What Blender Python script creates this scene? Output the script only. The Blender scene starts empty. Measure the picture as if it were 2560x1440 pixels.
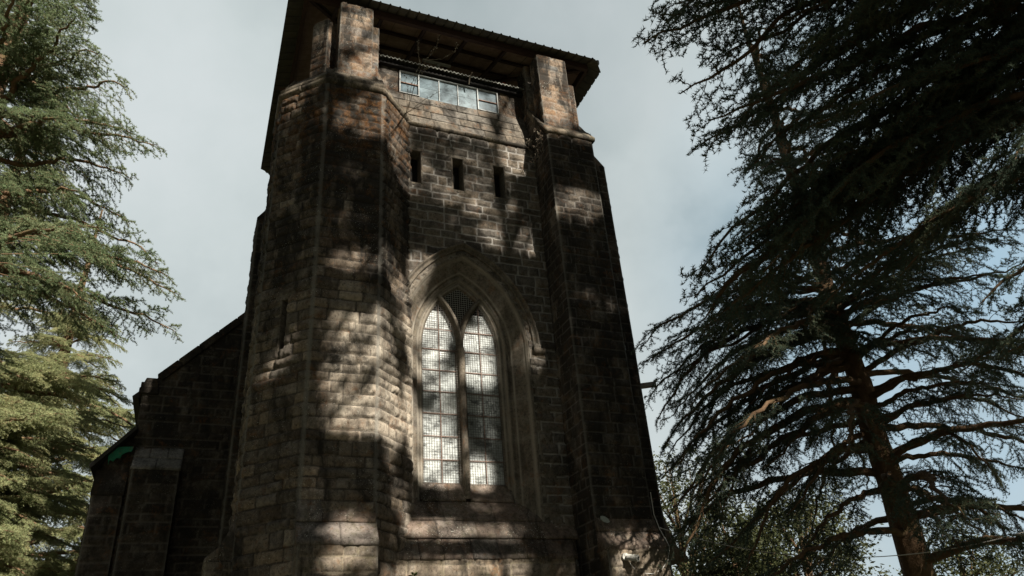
import bpy, bmesh, math, random
import numpy as np
from mathutils import Vector, Matrix
S = bpy.context.scene
COL = S.collection
PI = math.pi
# ------------------------------------------------------------------ camera
CAM = np.array([0.0, -13.0, 1.6])
RX = np.array([0.92581639, -0.37110526, -0.07172802])   # camera axes in world terms (rows: right, up, back)
RY = np.array([-0.12421955, -0.47796582, 0.86955056])
RZ = np.array([-0.35697832, -0.79613414, -0.48860711])
RW = np.stack([RX, RY, RZ])                              # columns are the world axes seen by the camera
FPX = 1832.97
camd = bpy.data.cameras.new("camera")
camd.sensor_width = 36.0
camd.lens = FPX * 36.0 / 2560.0
camd.clip_end = 2000
camd.clip_start = 0.05
camo = bpy.data.objects.new("camera", camd)
COL.objects.link(camo)
m = Matrix([[RW[j][i] for j in range(3)] for i in range(3)]).to_4x4()
m.translation = Vector(CAM)
camo.matrix_world = m
S.camera = camo

def at(px, py, dist):
    """point at a given distance in the direction the photograph shows"""
    d = np.array([px - 1280.0, -(py - 720.0), -FPX])
    d = RW.T @ d
    return CAM + d / np.linalg.norm(d) * dist

# ------------------------------------------------------------------ light
SUN_AZ = math.radians(19.3)      # to the right of straight in front of the tower
SUN_EL = math.radians(36.0)
SUN = np.array([math.sin(SUN_AZ) * math.cos(SUN_EL), -math.cos(SUN_AZ) * math.cos(SUN_EL), math.sin(SUN_EL)])
sl = bpy.data.lights.new("sun", 'SUN')
sl.energy = 5.0
sl.angle = math.radians(0.5)
sl.color = (1.0, 0.92, 0.80)
so = bpy.data.objects.new("sun", sl)
so.rotation_mode = 'QUATERNION'
so.rotation_quaternion = Vector(SUN).to_track_quat('Z', 'Y')
so.location = (10, -20, 30)
COL.objects.link(so)

W = bpy.data.worlds.new("World")
S.world = W
W.use_nodes = True
nt = W.node_tree
nt.nodes.clear()
def N(t, typ, **kw):
    n = t.nodes.new(typ)
    for k, v in kw.items():
        setattr(n, k, v)
    return n
def ramp(t, stops, interp='LINEAR'):
    r = t.nodes.new('ShaderNodeValToRGB')
    r.color_ramp.interpolation = interp
    e = r.color_ramp.elements
    while len(e) > 1:
        e.remove(e[-1])
    e[0].position = stops[0][0]; c = stops[0][1]
    e[0].color = (*c, 1) if isinstance(c, tuple) else (c, c, c, 1)
    for p, c in stops[1:]:
        k = e.new(p); k.color = (*c, 1) if isinstance(c, tuple) else (c, c, c, 1)
    return r
def mixc(t, fac, a, b, mode='MIX'):
    n = t.nodes.new('ShaderNodeMix'); n.data_type = 'RGBA'; n.blend_type = mode
    for sock, v in ((n.inputs[0], fac), (n.inputs[6], a), (n.inputs[7], b)):
        if hasattr(v, 'is_linked') or hasattr(v, 'links'):
            t.links.new(v, sock)
        else:
            sock.default_value = (*v, 1) if isinstance(v, tuple) else v
    return n.outputs[2]
def mth(t, op, a, b=None, clamp=False):
    n = t.nodes.new('ShaderNodeMath'); n.operation = op; n.use_clamp = clamp
    for sock, v in zip(n.inputs, (a, b)):
        if v is None: continue
        if hasattr(v, 'links'): t.links.new(v, sock)
        else: sock.default_value = v
    return n.outputs[0]
sky = N(nt, 'ShaderNodeTexSky', sky_type='NISHITA')
sky.sun_disc = False
sky.sun_elevation = SUN_EL
sky.sun_rotation = math.pi - SUN_AZ
bg1 = N(nt, 'ShaderNodeBackground'); bg1.inputs[1].default_value = 0.05
nt.links.new(sky.outputs[0], bg1.inputs[0])
tc = N(nt, 'ShaderNodeTexCoord')
ns = N(nt, 'ShaderNodeTexNoise'); ns.inputs['Scale'].default_value = 2.2; ns.inputs['Detail'].default_value = 6
ns.inputs['Roughness'].default_value = 0.55
nt.links.new(tc.outputs['Generated'], ns.inputs['Vector'])
r1 = ramp(nt, [(0.32, (0.185, 0.222, 0.228)), (0.43, (0.285, 0.32, 0.322)), (0.54, (0.335, 0.37, 0.37)), (0.68, (0.375, 0.405, 0.408))])
nt.links.new(ns.outputs['Fac'], r1.inputs[0])
ns2 = N(nt, 'ShaderNodeTexNoise'); ns2.inputs['Scale'].default_value = 3.1; ns2.inputs['Detail'].default_value = 5
nt.links.new(tc.outputs['Generated'], ns2.inputs['Vector'])
def vdot(vec):
    n = N(nt, 'ShaderNodeVectorMath', operation='DOT_PRODUCT')
    nt.links.new(tc.outputs['Generated'], n.inputs[0]); n.inputs[1].default_value = vec
    return n.outputs['Value']
# clearing to the right: blue behind thin cloud
dr = vdot((0.86, 0.36, 0.36))
mr = N(nt, 'ShaderNodeMapRange'); mr.inputs[1].default_value = 0.86; mr.inputs[2].default_value = 0.99
nt.links.new(dr, mr.inputs[0])
bl = mth(nt, 'MULTIPLY', mr.outputs[0], mth(nt, 'MULTIPLY', ns2.outputs['Fac'], 1.5), True)
cl = mixc(nt, bl, r1.outputs[0], (0.205, 0.31, 0.39))
dk_ = vdot((0.293, 0.585, 0.756))
mk = N(nt, 'ShaderNodeMapRange'); mk.interpolation_type = 'SMOOTHSTEP'; mk.inputs[1].default_value = 0.955; mk.inputs[2].default_value = 1.0
nt.links.new(dk_, mk.inputs[0])
cl = mixc(nt, mth(nt, 'MULTIPLY', mk.outputs[0], ns2.outputs['Fac'], True), cl, (0.12, 0.155, 0.165))
# sky outside the view dimmed to deepen the shade, an added falloff
db = vdot((0.357, 0.796, 0.489))
mb = N(nt, 'ShaderNodeMapRange'); mb.inputs[1].default_value = 0.30; mb.inputs[2].default_value = 0.80
mb.inputs[3].default_value = 0.145; mb.inputs[4].default_value = 1.0
nt.links.new(db, mb.inputs[0])
bg2 = N(nt, 'ShaderNodeBackground')
nt.links.new(cl, bg2.inputs[0]); nt.links.new(mb.outputs[0], bg2.inputs[1])
ms = N(nt, 'ShaderNodeMixShader'); ms.inputs[0].default_value = 0.95
nt.links.new(bg1.outputs[0], ms.inputs[1]); nt.links.new(bg2.outputs[0], ms.inputs[2])
wo = N(nt, 'ShaderNodeOutputWorld'); nt.links.new(ms.outputs[0], wo.inputs[0])
S.view_settings.view_transform = 'Standard'
S.view_settings.look = 'None'
S.view_settings.exposure = 0.9
S.view_settings.gamma = 1.0
S.cycles.max_bounces = 5
S.cycles.diffuse_bounces = 2
S.cycles.transparent_max_bounces = 4

# ------------------------------------------------------------------ helpers
def empty(name, loc, label=None, cat=None, group=None):
    o = bpy.data.objects.new(name, None)
    o.location = loc
    o.empty_display_size = 0.2
    COL.objects.link(o)
    if label: tag(o, label, cat, group)
    return o
def tag(o, label=None, cat=None, group=None, kind=None):
    if label: o['label'] = label
    if cat: o['category'] = cat
    if group: o['group'] = group
    if kind: o['kind'] = kind
    return o
def link(name, me, parent=None):
    o = bpy.data.objects.new(name, me)
    COL.objects.link(o)
    if parent is not None:
        o.parent = parent
        o.matrix_parent_inverse = wm(parent).inverted()
    return o
def wm(o):
    M = o.matrix_basis.copy()
    if o.parent is not None:
        M = wm(o.parent) @ o.matrix_parent_inverse @ M
    return M
def npmesh(name, V, F, mats, attrs=None, smooth=False, mi=None):
    me = bpy.data.meshes.new(name)
    V = np.ascontiguousarray(V, np.float32); F = np.ascontiguousarray(F, np.int32)
    me.vertices.add(len(V)); me.vertices.foreach_set('co', V.ravel())
    k = F.shape[1]
    me.loops.add(F.size); me.loops.foreach_set('vertex_index', F.ravel())
    me.polygons.add(len(F)); me.polygons.foreach_set('loop_start', np.arange(len(F), dtype=np.int32) * k)
    if mi is not None: me.polygons.foreach_set('material_index', np.asarray(mi, np.int32))
    if smooth: me.polygons.foreach_set('use_smooth', np.ones(len(F), bool))
    for n, a in (attrs or {}).items():
        me.attributes.new(n, 'FLOAT', 'POINT').data.foreach_set('value', np.ascontiguousarray(a, np.float32))
    for mt in (mats if isinstance(mats, (list, tuple)) else [mats]):
        me.materials.append(mt)
    me.update(calc_edges=True)
    return me
class MB:
    """collects simple solids and links them as one mesh"""
    def __init__(s): s.v = []; s.f = []; s.b = []; s.rng = random.Random(1)
    def add(s, vs, fs, bid=None):
        o = len(s.v); s.v += [tuple(map(float, p)) for p in vs]
        s.f += [tuple(i + o for i in f) for f in fs]
        s.b += [s.rng.random() if bid is None else bid] * len(vs)
        return s
    def box(s, x0, x1, y0, y1, z0, z1, bid=None):
        return s.add([(x0,y0,z0),(x1,y0,z0),(x1,y1,z0),(x0,y1,z0),(x0,y0,z1),(x1,y0,z1),(x1,y1,z1),(x0,y1,z1)],
                     [(0,3,2,1),(4,5,6,7),(0,1,5,4),(1,2,6,5),(2,3,7,6),(3,0,4,7)], bid)
    def prism(s, poly, a, b, bid=None):
        """poly = list of 3-D points (planar), swept from offset vector a to b"""
        n = len(poly); a = np.array(a, float); b = np.array(b, float)
        vs = [np.array(p) + a for p in poly] + [np.array(p) + b for p in poly]
        return s.add(vs, [tuple(range(n))[::-1], tuple(range(n, 2 * n))] + [(i, (i+1) % n, n + (i+1) % n, n + i) for i in range(n)], bid)
    def tube(s, pts, r, k=6, r1=None, bid=None):
        pts = [np.array(p, float) for p in pts]; n = len(pts)
        vs = []
        for i, p in enumerate(pts):
            t = pts[min(i+1, n-1)] - pts[max(i-1, 0)]; t /= np.linalg.norm(t) + 1e-9
            u = np.cross(t, (0, 0, 1) if abs(t[2]) < .9 else (1, 0, 0)); u /= np.linalg.norm(u); w = np.cross(t, u)
            rr = r if r1 is None else r + (r1 - r) * i / (n - 1)
            for j in range(k):
                a = 2 * PI * (j + .5) / k
                vs.append(p + rr * (math.cos(a) * u + math.sin(a) * w))
        fs = [(i*k + j, i*k + (j+1) % k, (i+1)*k + (j+1) % k, (i+1)*k + j) for i in range(n-1) for j in range(k)]
        fs += [tuple(range(k))[::-1], tuple((n-1)*k + j for j in range(k))]
        return s.add(vs, fs, bid)
    def build(s, name, mat, parent=None, bevel=0, smooth=False):
        me = bpy.data.meshes.new(name)
        me.from_pydata(s.v, [], s.f)
        me.attributes.new('bid', 'FLOAT', 'POINT').data.foreach_set('value', np.array(s.b, np.float32))
        me.materials.append(mat)
        if smooth: me.polygons.foreach_set('use_smooth', np.ones(len(s.f), bool))
        me.update()
        if bevel or True:
            bm = bmesh.new(); bm.from_mesh(me)
            bmesh.ops.recalc_face_normals(bm, faces=bm.faces)
            if bevel:
                bmesh.ops.bevel(bm, geom=[e for e in bm.edges if len(e.link_faces) == 2 and e.calc_face_angle(0) > .5], offset=bevel, segments=1, affect='EDGES')
            bm.to_mesh(me); bm.free()
        return link(name, me, parent)

def hsh(ix, iy, iz, seed):
    h = (ix.astype(np.int64) * 374761393 + iy.astype(np.int64) * 668265263 + iz.astype(np.int64) * 2147483647 + seed * 974634777) & 0xffffffff
    h = ((h ^ (h >> 13)) * 1274126177) & 0xffffffff
    return ((h ^ (h >> 16)) & 0xffff) / 65535.0
def vnoise(P, seed=0):
    I = np.floor(P).astype(np.int64); f = P - I; f = f * f * (3 - 2 * f)
    r = 0
    for dx in (0, 1):
        for dy in (0, 1):
            for dz in (0, 1):
                w = (f[:,0] if dx else 1 - f[:,0]) * (f[:,1] if dy else 1 - f[:,1]) * (f[:,2] if dz else 1 - f[:,2])
                r = r + w * hsh(I[:,0] + dx, I[:,1] + dy, I[:,2] + dz, seed)
    return r
def fbm(P, seed=0, oct=3):
    r = 0; a = .5; t = 0
    for o in range(oct):
        r = r + a * vnoise(P * 2 ** o, seed + o * 17); t += a; a *= .55
    return r / t
def sstep(a, b, x):
    t = np.clip((x - a) / (b - a), 0, 1); return t * t * (3 - 2 * t)

_r = random.Random(7)
COURSES = [-.2]
while COURSES[-1] < 18: COURSES.append(COURSES[-1] + _r.uniform(.165, .275))
COURSES = np.array(COURSES)

def panel(O, U, Wd, z0, z1, seed, res=.024, amp=.03, keep=None, draft=True, bw=(.20, .64), mortw=.009, margin=.03):
    """rock-faced coursed masonry: a displaced sheet standing on O, running along U (outward normal = U x Z)"""
    U = np.array([U[0], U[1], 0.0]); U /= np.linalg.norm(U)
    Nn = np.array([U[1], -U[0], 0.0])
    nu = max(2, int(round(Wd / res)) + 1); nz = max(2, int(round((z1 - z0) / res)) + 1)
    u = np.linspace(0, Wd, nu); z = np.linspace(z0, z1, nz)
    uu, zz = np.meshgrid(u, z); uu = uu.ravel(); zz = zz.ravel()
    base = np.array([O[0], O[1], 0.0])[None] + uu[:, None] * U[None] + zz[:, None] * np.array([[0, 0, 1.0]])
    rs = np.random.RandomState(seed)
    wu = uu + .028 * (vnoise(base * 5.1, seed) - .5) + .012 * (vnoise(base * 17, seed + 3) - .5)
    wz = zz + .030 * (vnoise(base * 3.7 + 9, seed + 1) - .5) + .012 * (vnoise(base * 15, seed + 4) - .5)
    ci = np.clip(np.searchsorted(COURSES, wz) - 1, 0, len(COURSES) - 2)
    dz = np.minimum(wz - COURSES[ci], COURSES[ci + 1] - wz)
    du = np.full(len(uu), 9.0); bid = np.zeros(len(uu)); tilt = np.zeros(len(uu)); ab = np.ones(len(uu))
    for c in range(ci.min(), ci.max() + 1):
        sel = np.where(ci == c)[0]
        if not len(sel): continue
        j = [-rs.uniform(.02, .3)]
        while j[-1] < Wd + .1: j.append(j[-1] + rs.uniform(*bw))
        j = np.array(j)
        if draft:                       # the last joint falls on the corner itself
            j = np.concatenate([[0], j[(j > .14) & (j < Wd - .14)], [Wd]])
            j[0] = -.02; j[-1] = Wd + .02
        b = np.clip(np.searchsorted(j, wu[sel]) - 1, 0, len(j) - 2)
        du[sel] = np.minimum(wu[sel] - j[b], j[b + 1] - wu[sel])
        rb = rs.rand(len(j)); ra = rs.uniform(.45, 1.25, len(j)); rt = rs.uniform(-1, 1, len(j)); ru = rs.uniform(-1, 1, len(j))
        bid[sel] = rb[b]; ab[sel] = ra[b]
        hz = (wz[sel] - COURSES[c]) / (COURSES[c + 1] - COURSES[c]) - .5
        hu = (wu[sel] - j[b]) / (j[b + 1] - j[b]) - .5
        tilt[sel] = rt[b] * hz * .5 + ru[b] * hu * .5
    d = np.minimum(du, dz)
    n1 = fbm(base * 9, seed + 20, 3); n2 = vnoise(base * 34, seed + 31)
    mort = 1 - sstep(mortw * .6, mortw * 1.5, d + (n1 - .5) * .010)
    n3 = fbm(base * 21, seed + 47, 2)
    rise = .55 * sstep(mortw * .7, .020 + .012 * n2, d) + .45 * sstep(mortw * .7, .075, d)
    h = rise * ab * amp * (.55 + .9 * n1 + .8 * (n3 - .5) + .75 * tilt) + (n2 - .5) * .007 * (1 - mort) + sstep(mortw * .5, mortw * 1.8, d) * .006
    if margin:
        eu = np.minimum(uu, Wd - uu)
        k = sstep(margin * .6, margin * 1.5, eu)
        h = h * k + (1 - k) * .004
        mg = (1 - k) * (1 if draft else 0)
    else:
        mg = np.zeros(len(uu)); k = 1
    e = np.minimum(uu, Wd - uu)
    h = h * sstep(0, .012, e)
    V = base + h[:, None] * Nn[None]
    g = np.arange(nu * nz).reshape(nz, nu)
    F = np.stack([g[:-1, :-1], g[:-1, 1:], g[1:, 1:], g[1:, :-1]], -1).reshape(-1, 4)
    if keep is not None:
        cc = base[F].mean(1); F = F[keep(cc)]
    return V, F, dict(bid=bid, mort=np.maximum(mort, 0), marg=mg)
def join(parts):
    V = []; F = []; A = {}; o = 0
    for v, f, a in parts:
        V.append(v); F.append(f + o); o += len(v)
        for k_ in a: A.setdefault(k_, []).append(a[k_])
    return np.concatenate(V), np.concatenate(F), {k_: np.concatenate(x) for k_, x in A.items()}
def masonry(name, parts, mat, parent):
    V, F, A = join(parts)
    return link(name, npmesh(name, V, F, mat, A), parent)

def strip(O, U, prof, u0, u1, seed=0, wr=(.4, .7), gap=.006, rough=.006, res=.05, jit=.006):
    """dressed stones laid end to end: profile (out, z) swept along U, cut into stones"""
    U = np.array([U[0], U[1], 0.0]); U /= np.linalg.norm(U); Nn = np.array([U[1], -U[0], 0.0])
    rs = np.random.RandomState(seed); parts = []
    P = []
    n = len(prof)
    for i in range(n):
        a = np.array(prof[i], float); b = np.array(prof[(i + 1) % n], float); k_ = max(1, int(np.linalg.norm(b - a) / res))
        for t in range(k_): P.append(a + (b - a) * t / k_)
    P = np.array(P); m_ = len(P)
    x = u0
    while x < u1 - 1e-6:
        w = rs.uniform(*wr); xe = min(x + w, u1)
        if u1 - xe < wr[0] * .4: xe = u1
        ks = max(2, int((xe - x) / res) + 1)
        us = np.linspace(x + gap / 2, xe - gap / 2, ks)
        jo, jz = rs.uniform(-jit, jit, 2)
        V = (np.array(O, float)[None, None] + us[:, None, None] * U + (P[None, :, 0, None] + jo) * Nn + (P[None, :, 1, None] + jz) * np.array([0, 0, 1.0])).reshape(-1, 3)
        V = V + (np.stack([fbm(V * 8, seed + q, 2) for q in range(3)], 1) - .5) * 2 * rough
        g = np.arange(ks * m_).reshape(ks, m_)
        g2 = np.roll(g, -1, 1)
        F = np.stack([g[:-1], g2[:-1], g2[1:], g[1:]], -1).reshape(-1, 4)
        # end caps (triangle fan as degenerate-free quads around a centre point)
        c0 = len(V); V = np.concatenate([V, V[g[0]].mean(0)[None], V[g[-1]].mean(0)[None]])
        fans = []
        for e_, c_, fl in ((g[0], c0, 1), (g[-1], c0 + 1, 0)):
            if m_ % 2: idx = list(e_) + [e_[0]]
            else: idx = list(e_) + [e_[0]]
            for q in range(0, len(idx) - 2, 2):
                f_ = [c_, idx[q], idx[q + 1], idx[q + 2]]
                fans.append(f_[::-1] if fl else f_)
            if (len(idx) - 1) % 2:
                f_ = [c_, idx[-2], idx[-1], idx[-1]]
        F = np.concatenate([F, np.array(fans)])
        parts.append((V, F, dict(bid=np.full(len(V), rs.rand()), mort=np.zeros(len(V)), marg=np.zeros(len(V)))))
        x = xe
    return join(parts)

# ------------------------------------------------------------------ materials
def newmat(name):
    mt = bpy.data.materials.new(name); mt.use_nodes = True
    t = mt.node_tree; t.nodes.clear()
    out = N(t, 'ShaderNodeOutputMaterial'); b = N(t, 'ShaderNodeBsdfPrincipled')
    t.links.new(b.outputs[0], out.inputs[0])
    b.inputs['Specular IOR Level'].default_value = .15
    return mt, t, b
def noise(t, scale, detail=4, rough=.6, vec=None, dist=0):
    n = N(t, 'ShaderNodeTexNoise'); n.inputs['Scale'].default_value = scale; n.inputs['Detail'].default_value = detail
    n.inputs['Roughness'].default_value = rough; n.inputs['Distortion'].default_value = dist
    if vec is not None: t.links.new(vec, n.inputs['Vector'])
    return n.outputs['Fac']
def stone_mat(name, cols, mortar=(.30, .28, .245), mortfac=.6, crust=.8, crustlo=.42, crusthi=.58, moss=None, speck=.35, green=.0, gain=1.0, bump=.5, zcrust_glow=None, zglow=None, mortover=0, iron=.55, margover=.4, margcol=(.22, .21, .185)):
    mt, t, b = newmat(name)
    geo = N(t, 'ShaderNodeNewGeometry'); pos = geo.outputs['Position']
    a = N(t, 'ShaderNodeAttribute', attribute_name='bid').outputs['Fac']
    mo = N(t, 'ShaderNodeAttribute', attribute_name='mort').outputs['Fac']
    mg = N(t, 'ShaderNodeAttribute', attribute_name='marg').outputs['Fac']
    rp = ramp(t, [(i / (len(cols) - 1), tuple(x * gain for x in c)) for i, c in enumerate(cols)]); t.links.new(a, rp.inputs[0])
    c = rp.outputs[0]
    nf = noise(t, 14, 6, .7, pos)
    v = ramp(t, [(.25, .45), (.5, 1.0), (.75, 1.6)]); t.links.new(nf, v.inputs[0])
    c = mixc(t, 1.0, c, v.outputs[0], 'MULTIPLY')
    # pale weathering wash
    nw = noise(t, 3.3, 5, .65, pos, .4)
    rw = ramp(t, [(.52, 0.0), (.72, .55)]); t.links.new(nw, rw.inputs[0])
    c = mixc(t, rw.outputs[0], c, (.30, .275, .235))
    if zglow:       # sun pool on the lower front wall, brightened in the stone colour
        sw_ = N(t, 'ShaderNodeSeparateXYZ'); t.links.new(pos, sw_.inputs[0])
        mw = N(t, 'ShaderNodeMapRange'); mw.interpolation_type = 'SMOOTHSTEP'; mw.inputs[1].default_value = zglow[0]; mw.inputs[2].default_value = zglow[1]; t.links.new(sw_.outputs[2], mw.inputs[0])
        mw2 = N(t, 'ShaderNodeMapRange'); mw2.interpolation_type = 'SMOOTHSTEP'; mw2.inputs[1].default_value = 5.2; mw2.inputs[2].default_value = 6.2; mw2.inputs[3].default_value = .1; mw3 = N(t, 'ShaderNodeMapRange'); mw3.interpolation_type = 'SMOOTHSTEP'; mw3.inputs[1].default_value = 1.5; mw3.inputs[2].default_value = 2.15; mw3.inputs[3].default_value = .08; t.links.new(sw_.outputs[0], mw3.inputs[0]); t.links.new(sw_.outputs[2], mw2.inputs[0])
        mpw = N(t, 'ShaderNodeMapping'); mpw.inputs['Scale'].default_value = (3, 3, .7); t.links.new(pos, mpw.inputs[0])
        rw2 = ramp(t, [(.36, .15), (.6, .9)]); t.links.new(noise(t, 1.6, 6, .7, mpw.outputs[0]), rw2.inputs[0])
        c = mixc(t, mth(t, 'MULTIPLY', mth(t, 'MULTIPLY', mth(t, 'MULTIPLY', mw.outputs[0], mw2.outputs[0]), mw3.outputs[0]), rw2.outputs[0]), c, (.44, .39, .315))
    c = mixc(t, mth(t, 'MULTIPLY', mo, mortfac), c, mortar)
    c = mixc(t, mth(t, 'MULTIPLY', mg, .55), c, (.24, .23, .20))
    if green:
        ng = noise(t, 5, 5, .6, pos); rg = ramp(t, [(.5, 0.0), (.68, green)]); t.links.new(ng, rg.inputs[0])
        c = mixc(t, rg.outputs[0], c, (.075, .072, .03))
    # black algae crust, streaking downwards
    mp = N(t, 'ShaderNodeMapping'); mp.inputs['Scale'].default_value = (1.6, 1.6, .55); t.links.new(pos, mp.inputs[0])
    nc = noise(t, 1.25, 7, .68, mp.outputs[0], .5)
    if zcrust_glow:      # crust blackens the upper wall; thinned low down to brighten the sun pool
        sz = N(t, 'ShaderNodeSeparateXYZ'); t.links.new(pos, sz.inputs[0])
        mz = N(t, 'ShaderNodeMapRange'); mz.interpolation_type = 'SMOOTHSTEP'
        mz.inputs[1].default_value = zcrust_glow[0]; mz.inputs[2].default_value = zcrust_glow[1]; mz.inputs[3].default_value = zcrust_glow[2]; mz.inputs[4].default_value = zcrust_glow[3]
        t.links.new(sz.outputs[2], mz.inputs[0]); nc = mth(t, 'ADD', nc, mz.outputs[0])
    rc = ramp(t, [(crustlo, 0.0), (crusthi, crust)]); t.links.new(nc, rc.inputs[0])
    c = mixc(t, rc.outputs[0], c, (.026, .024, .021))
    nd = noise(t, 26, 3, .7, pos); rd = ramp(t, [(.56, 0.0), (.66, .65)]); t.links.new(nd, rd.inputs[0])
    c = mixc(t, rd.outputs[0], c, (.03, .026, .02))
    c = mixc(t, mth(t, 'MULTIPLY', mg, margover), c, margcol)
    if mortover: c = mixc(t, mth(t, 'MULTIPLY', mo, mortover), c, mortar)
    if iron:        # rusty iron staining in scattered patches
        ni = noise(t, 2.7, 6, .72, pos, .5); ri = ramp(t, [(.54, 0.0), (.66, iron)]); t.links.new(ni, ri.inputs[0])
        ni2 = noise(t, 19, 4, .7, pos); ri2 = ramp(t, [(.4, 0.0), (.6, 1.0)]); t.links.new(ni2, ri2.inputs[0])
        c = mixc(t, mth(t, 'MULTIPLY', ri.outputs[0], ri2.outputs[0]), c, (.20, .095, .04))
    if speck:
        nl = noise(t, 46, 2, .5, pos); nl2 = noise(t, 2.2, 3, .5, pos)
        rl = ramp(t, [(.655, 0.0), (.68, 1.0)]); t.links.new(nl, rl.inputs[0])
        r2 = ramp(t, [(.45, 0.0), (.6, speck)]); t.links.new(nl2, r2.inputs[0])
        c = mixc(t, mth(t, 'MULTIPLY', rl.outputs[0], r2.outputs[0]), c, (.52, .52, .46))
    if moss:
        z0, z1, z2, am, mc = moss
        sp = N(t, 'ShaderNodeSeparateXYZ'); t.links.new(pos, sp.inputs[0])
        mr_ = N(t, 'ShaderNodeMapRange'); mr_.inputs[1].default_value = z0; mr_.inputs[2].default_value = z1; t.links.new(sp.outputs[2], mr_.inputs[0])
        nm = noise(t, 4.5, 6, .7, pos, .6); rm = ramp(t, [(.46, 0.0), (.6, am)]); t.links.new(nm, rm.inputs[0])
        nm2 = noise(t, 30, 3, .6, pos); rm2 = ramp(t, [(.3, (.05, .022, .008)), (.55, mc), (.75, (.26, .17, .07))]); t.links.new(nm2, rm2.inputs[0])
        c = mixc(t, mth(t, 'MULTIPLY', rm.outputs[0], mr_.outputs[0]), c, rm2.outputs[0])
    t.links.new(c, b.inputs['Base Color'])
    b.inputs['Roughness'].default_value = .95
    bp = N(t, 'ShaderNodeBump'); bp.inputs['Strength'].default_value = bump; bp.inputs['Distance'].default_value = .012
    t.links.new(noise(t, 38, 5, .7, pos), bp.inputs['Height']); t.links.new(bp.outputs[0], b.inputs['Normal'])
    return mt
BROWNS = [(.034, .027, .022), (.13, .10, .074), (.075, .065, .055), (.175, .138, .10), (.055, .046, .039), (.14, .122, .104), (.24, .195, .148)]
GREYS = [(.060, .053, .046), (.125, .108, .088), (.105, .096, .085), (.155, .132, .105), (.19, .158, .122)]
LIGHT = [(.17, .135, .10), (.25, .205, .155), (.14, .12, .10), (.31, .25, .185)]
M_facade = stone_mat('facade stone', GREYS, mortover=.55, mortar=(.36, .345, .32), mortfac=.9, crust=.75, crustlo=.5, crusthi=.66, speck=.25, gain=1.1)
M_turret = stone_mat('turret stone', BROWNS, mortar=(.055, .048, .040), mortfac=.85, crust=.92, crustlo=.45, crusthi=.60, moss=(11.3, 13.0, 0, .75, (.12, .052, .016)), speck=.6, gain=1.32, zcrust_glow=(8.1, 9.6, -.045, .07), zglow=(9.0, 8.0))
M_butt = stone_mat('buttress stone', BROWNS, mortover=.4, mortar=(.24, .225, .205), mortfac=.5, crust=.92, crustlo=.37, crusthi=.54, speck=.35, gain=.95)
M_nave = stone_mat('nave stone', [(.045, .037, .03), (.085, .07, .056), (.12, .10, .078)], mortover=.35, mortar=(.2, .18, .155), mortfac=.5, crust=.9, crustlo=.35, crusthi=.6, speck=.3)
M_base = stone_mat('base stone', LIGHT, mortar=(.32, .28, .2), mortfac=.5, crust=.85, crustlo=.5, crusthi=.62, green=.5, speck=.3)
M_pier = stone_mat('pier stone', [(.24, .165, .105), (.17, .16, .145), (.28, .205, .14), (.12, .118, .112), (.22, .17, .125)], mortfac=.5, crust=.94, crustlo=.44, crusthi=.55, moss=(16, 14.2, 0, .5, (.22, .09, .03)), speck=.9, gain=1.05)
M_dress = stone_mat('dressed stone', [(.175, .15, .12), (.215, .185, .145), (.20, .18, .152)], crust=.75, crustlo=.52, crusthi=.7, speck=.15, green=.2, bump=.25, gain=.78, margover=.75, margcol=(.36, .325, .27))
M_slab = stone_mat('weathering slab', [(.15, .115, .095), (.19, .145, .115), (.17, .15, .135)], crust=.8, crustlo=.46, crusthi=.62, green=.5, speck=1.0, bump=.25, gain=1.15)
M_ashlar = stone_mat('parapet ashlar', [(.12, .105, .085), (.16, .138, .11), (.14, .13, .115), (.18, .15, .115)], crust=.8, crustlo=.47, crusthi=.62, speck=.3, bump=.25)
M_cop = stone_mat('coping stone', [(.15, .13, .10), (.22, .18, .135)], crust=.9, crustlo=.42, crusthi=.58, green=.55, speck=.5, bump=.3)

def simple(name, col, rough=.7, var=.25, scale=8, metal=0, spec=.3, col2=None, lo=.45, hi=.65, bump=0):
    mt, t, b = newmat(name)
    geo = N(t, 'ShaderNodeNewGeometry'); n_ = noise(t, scale, 5, .65, geo.outputs['Position'])
    v = ramp(t, [(.25, 1 - var), (.75, 1 + var)]); t.links.new(n_, v.inputs[0])
    c = mixc(t, 1.0, col, v.outputs[0], 'MULTIPLY')
    if col2:
        n2 = noise(t, scale * .6, 6, .7, geo.outputs['Position'], .5); r2 = ramp(t, [(lo, 0.0), (hi, .9)]); t.links.new(n2, r2.inputs[0])
        c = mixc(t, r2.outputs[0], c, col2)
    t.links.new(c, b.inputs['Base Color'])
    b.inputs['Roughness'].default_value = rough; b.inputs['Metallic'].default_value = metal; b.inputs['Specular IOR Level'].default_value = spec
    if bump:
        bp = N(t, 'ShaderNodeBump'); bp.inputs['Strength'].default_value = bump; bp.inputs['Distance'].default_value = .02
        t.links.new(noise(t, scale * 3, 5, .7, geo.outputs['Position']), bp.inputs['Height']); t.links.new(bp.outputs[0], b.inputs['Normal'])
    return mt
M_dark = simple('dark interior', (.012, .011, .010), .9)
M_sheet = simple('weathered roof sheet', (.10, .095, .08), .6, .3, 3, spec=.2, col2=(.14, .125, .085))
M_ceil = simple('brown ceiling sheet', (.36, .255, .20), .7, .25, 4, spec=.1, col2=(.22, .15, .115))
M_slate = simple('dark roof slate', (.05, .047, .043), .7, .3, 6, spec=.2)
M_steel = simple('painted roof steel', (.05, .028, .022), .6, .3, 5)
M_shed = simple('grey corrugated sheet', (.24, .25, .22), .6, .3, 6, col2=(.08, .075, .06))
M_white = simple('worn white frame', (.40, .43, .43), .6, .25, 12, col2=(.18, .14, .11), lo=.5, hi=.68)
M_rust = simple('rusty bar', (.24, .15, .115), .8, .3, 15)
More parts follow.
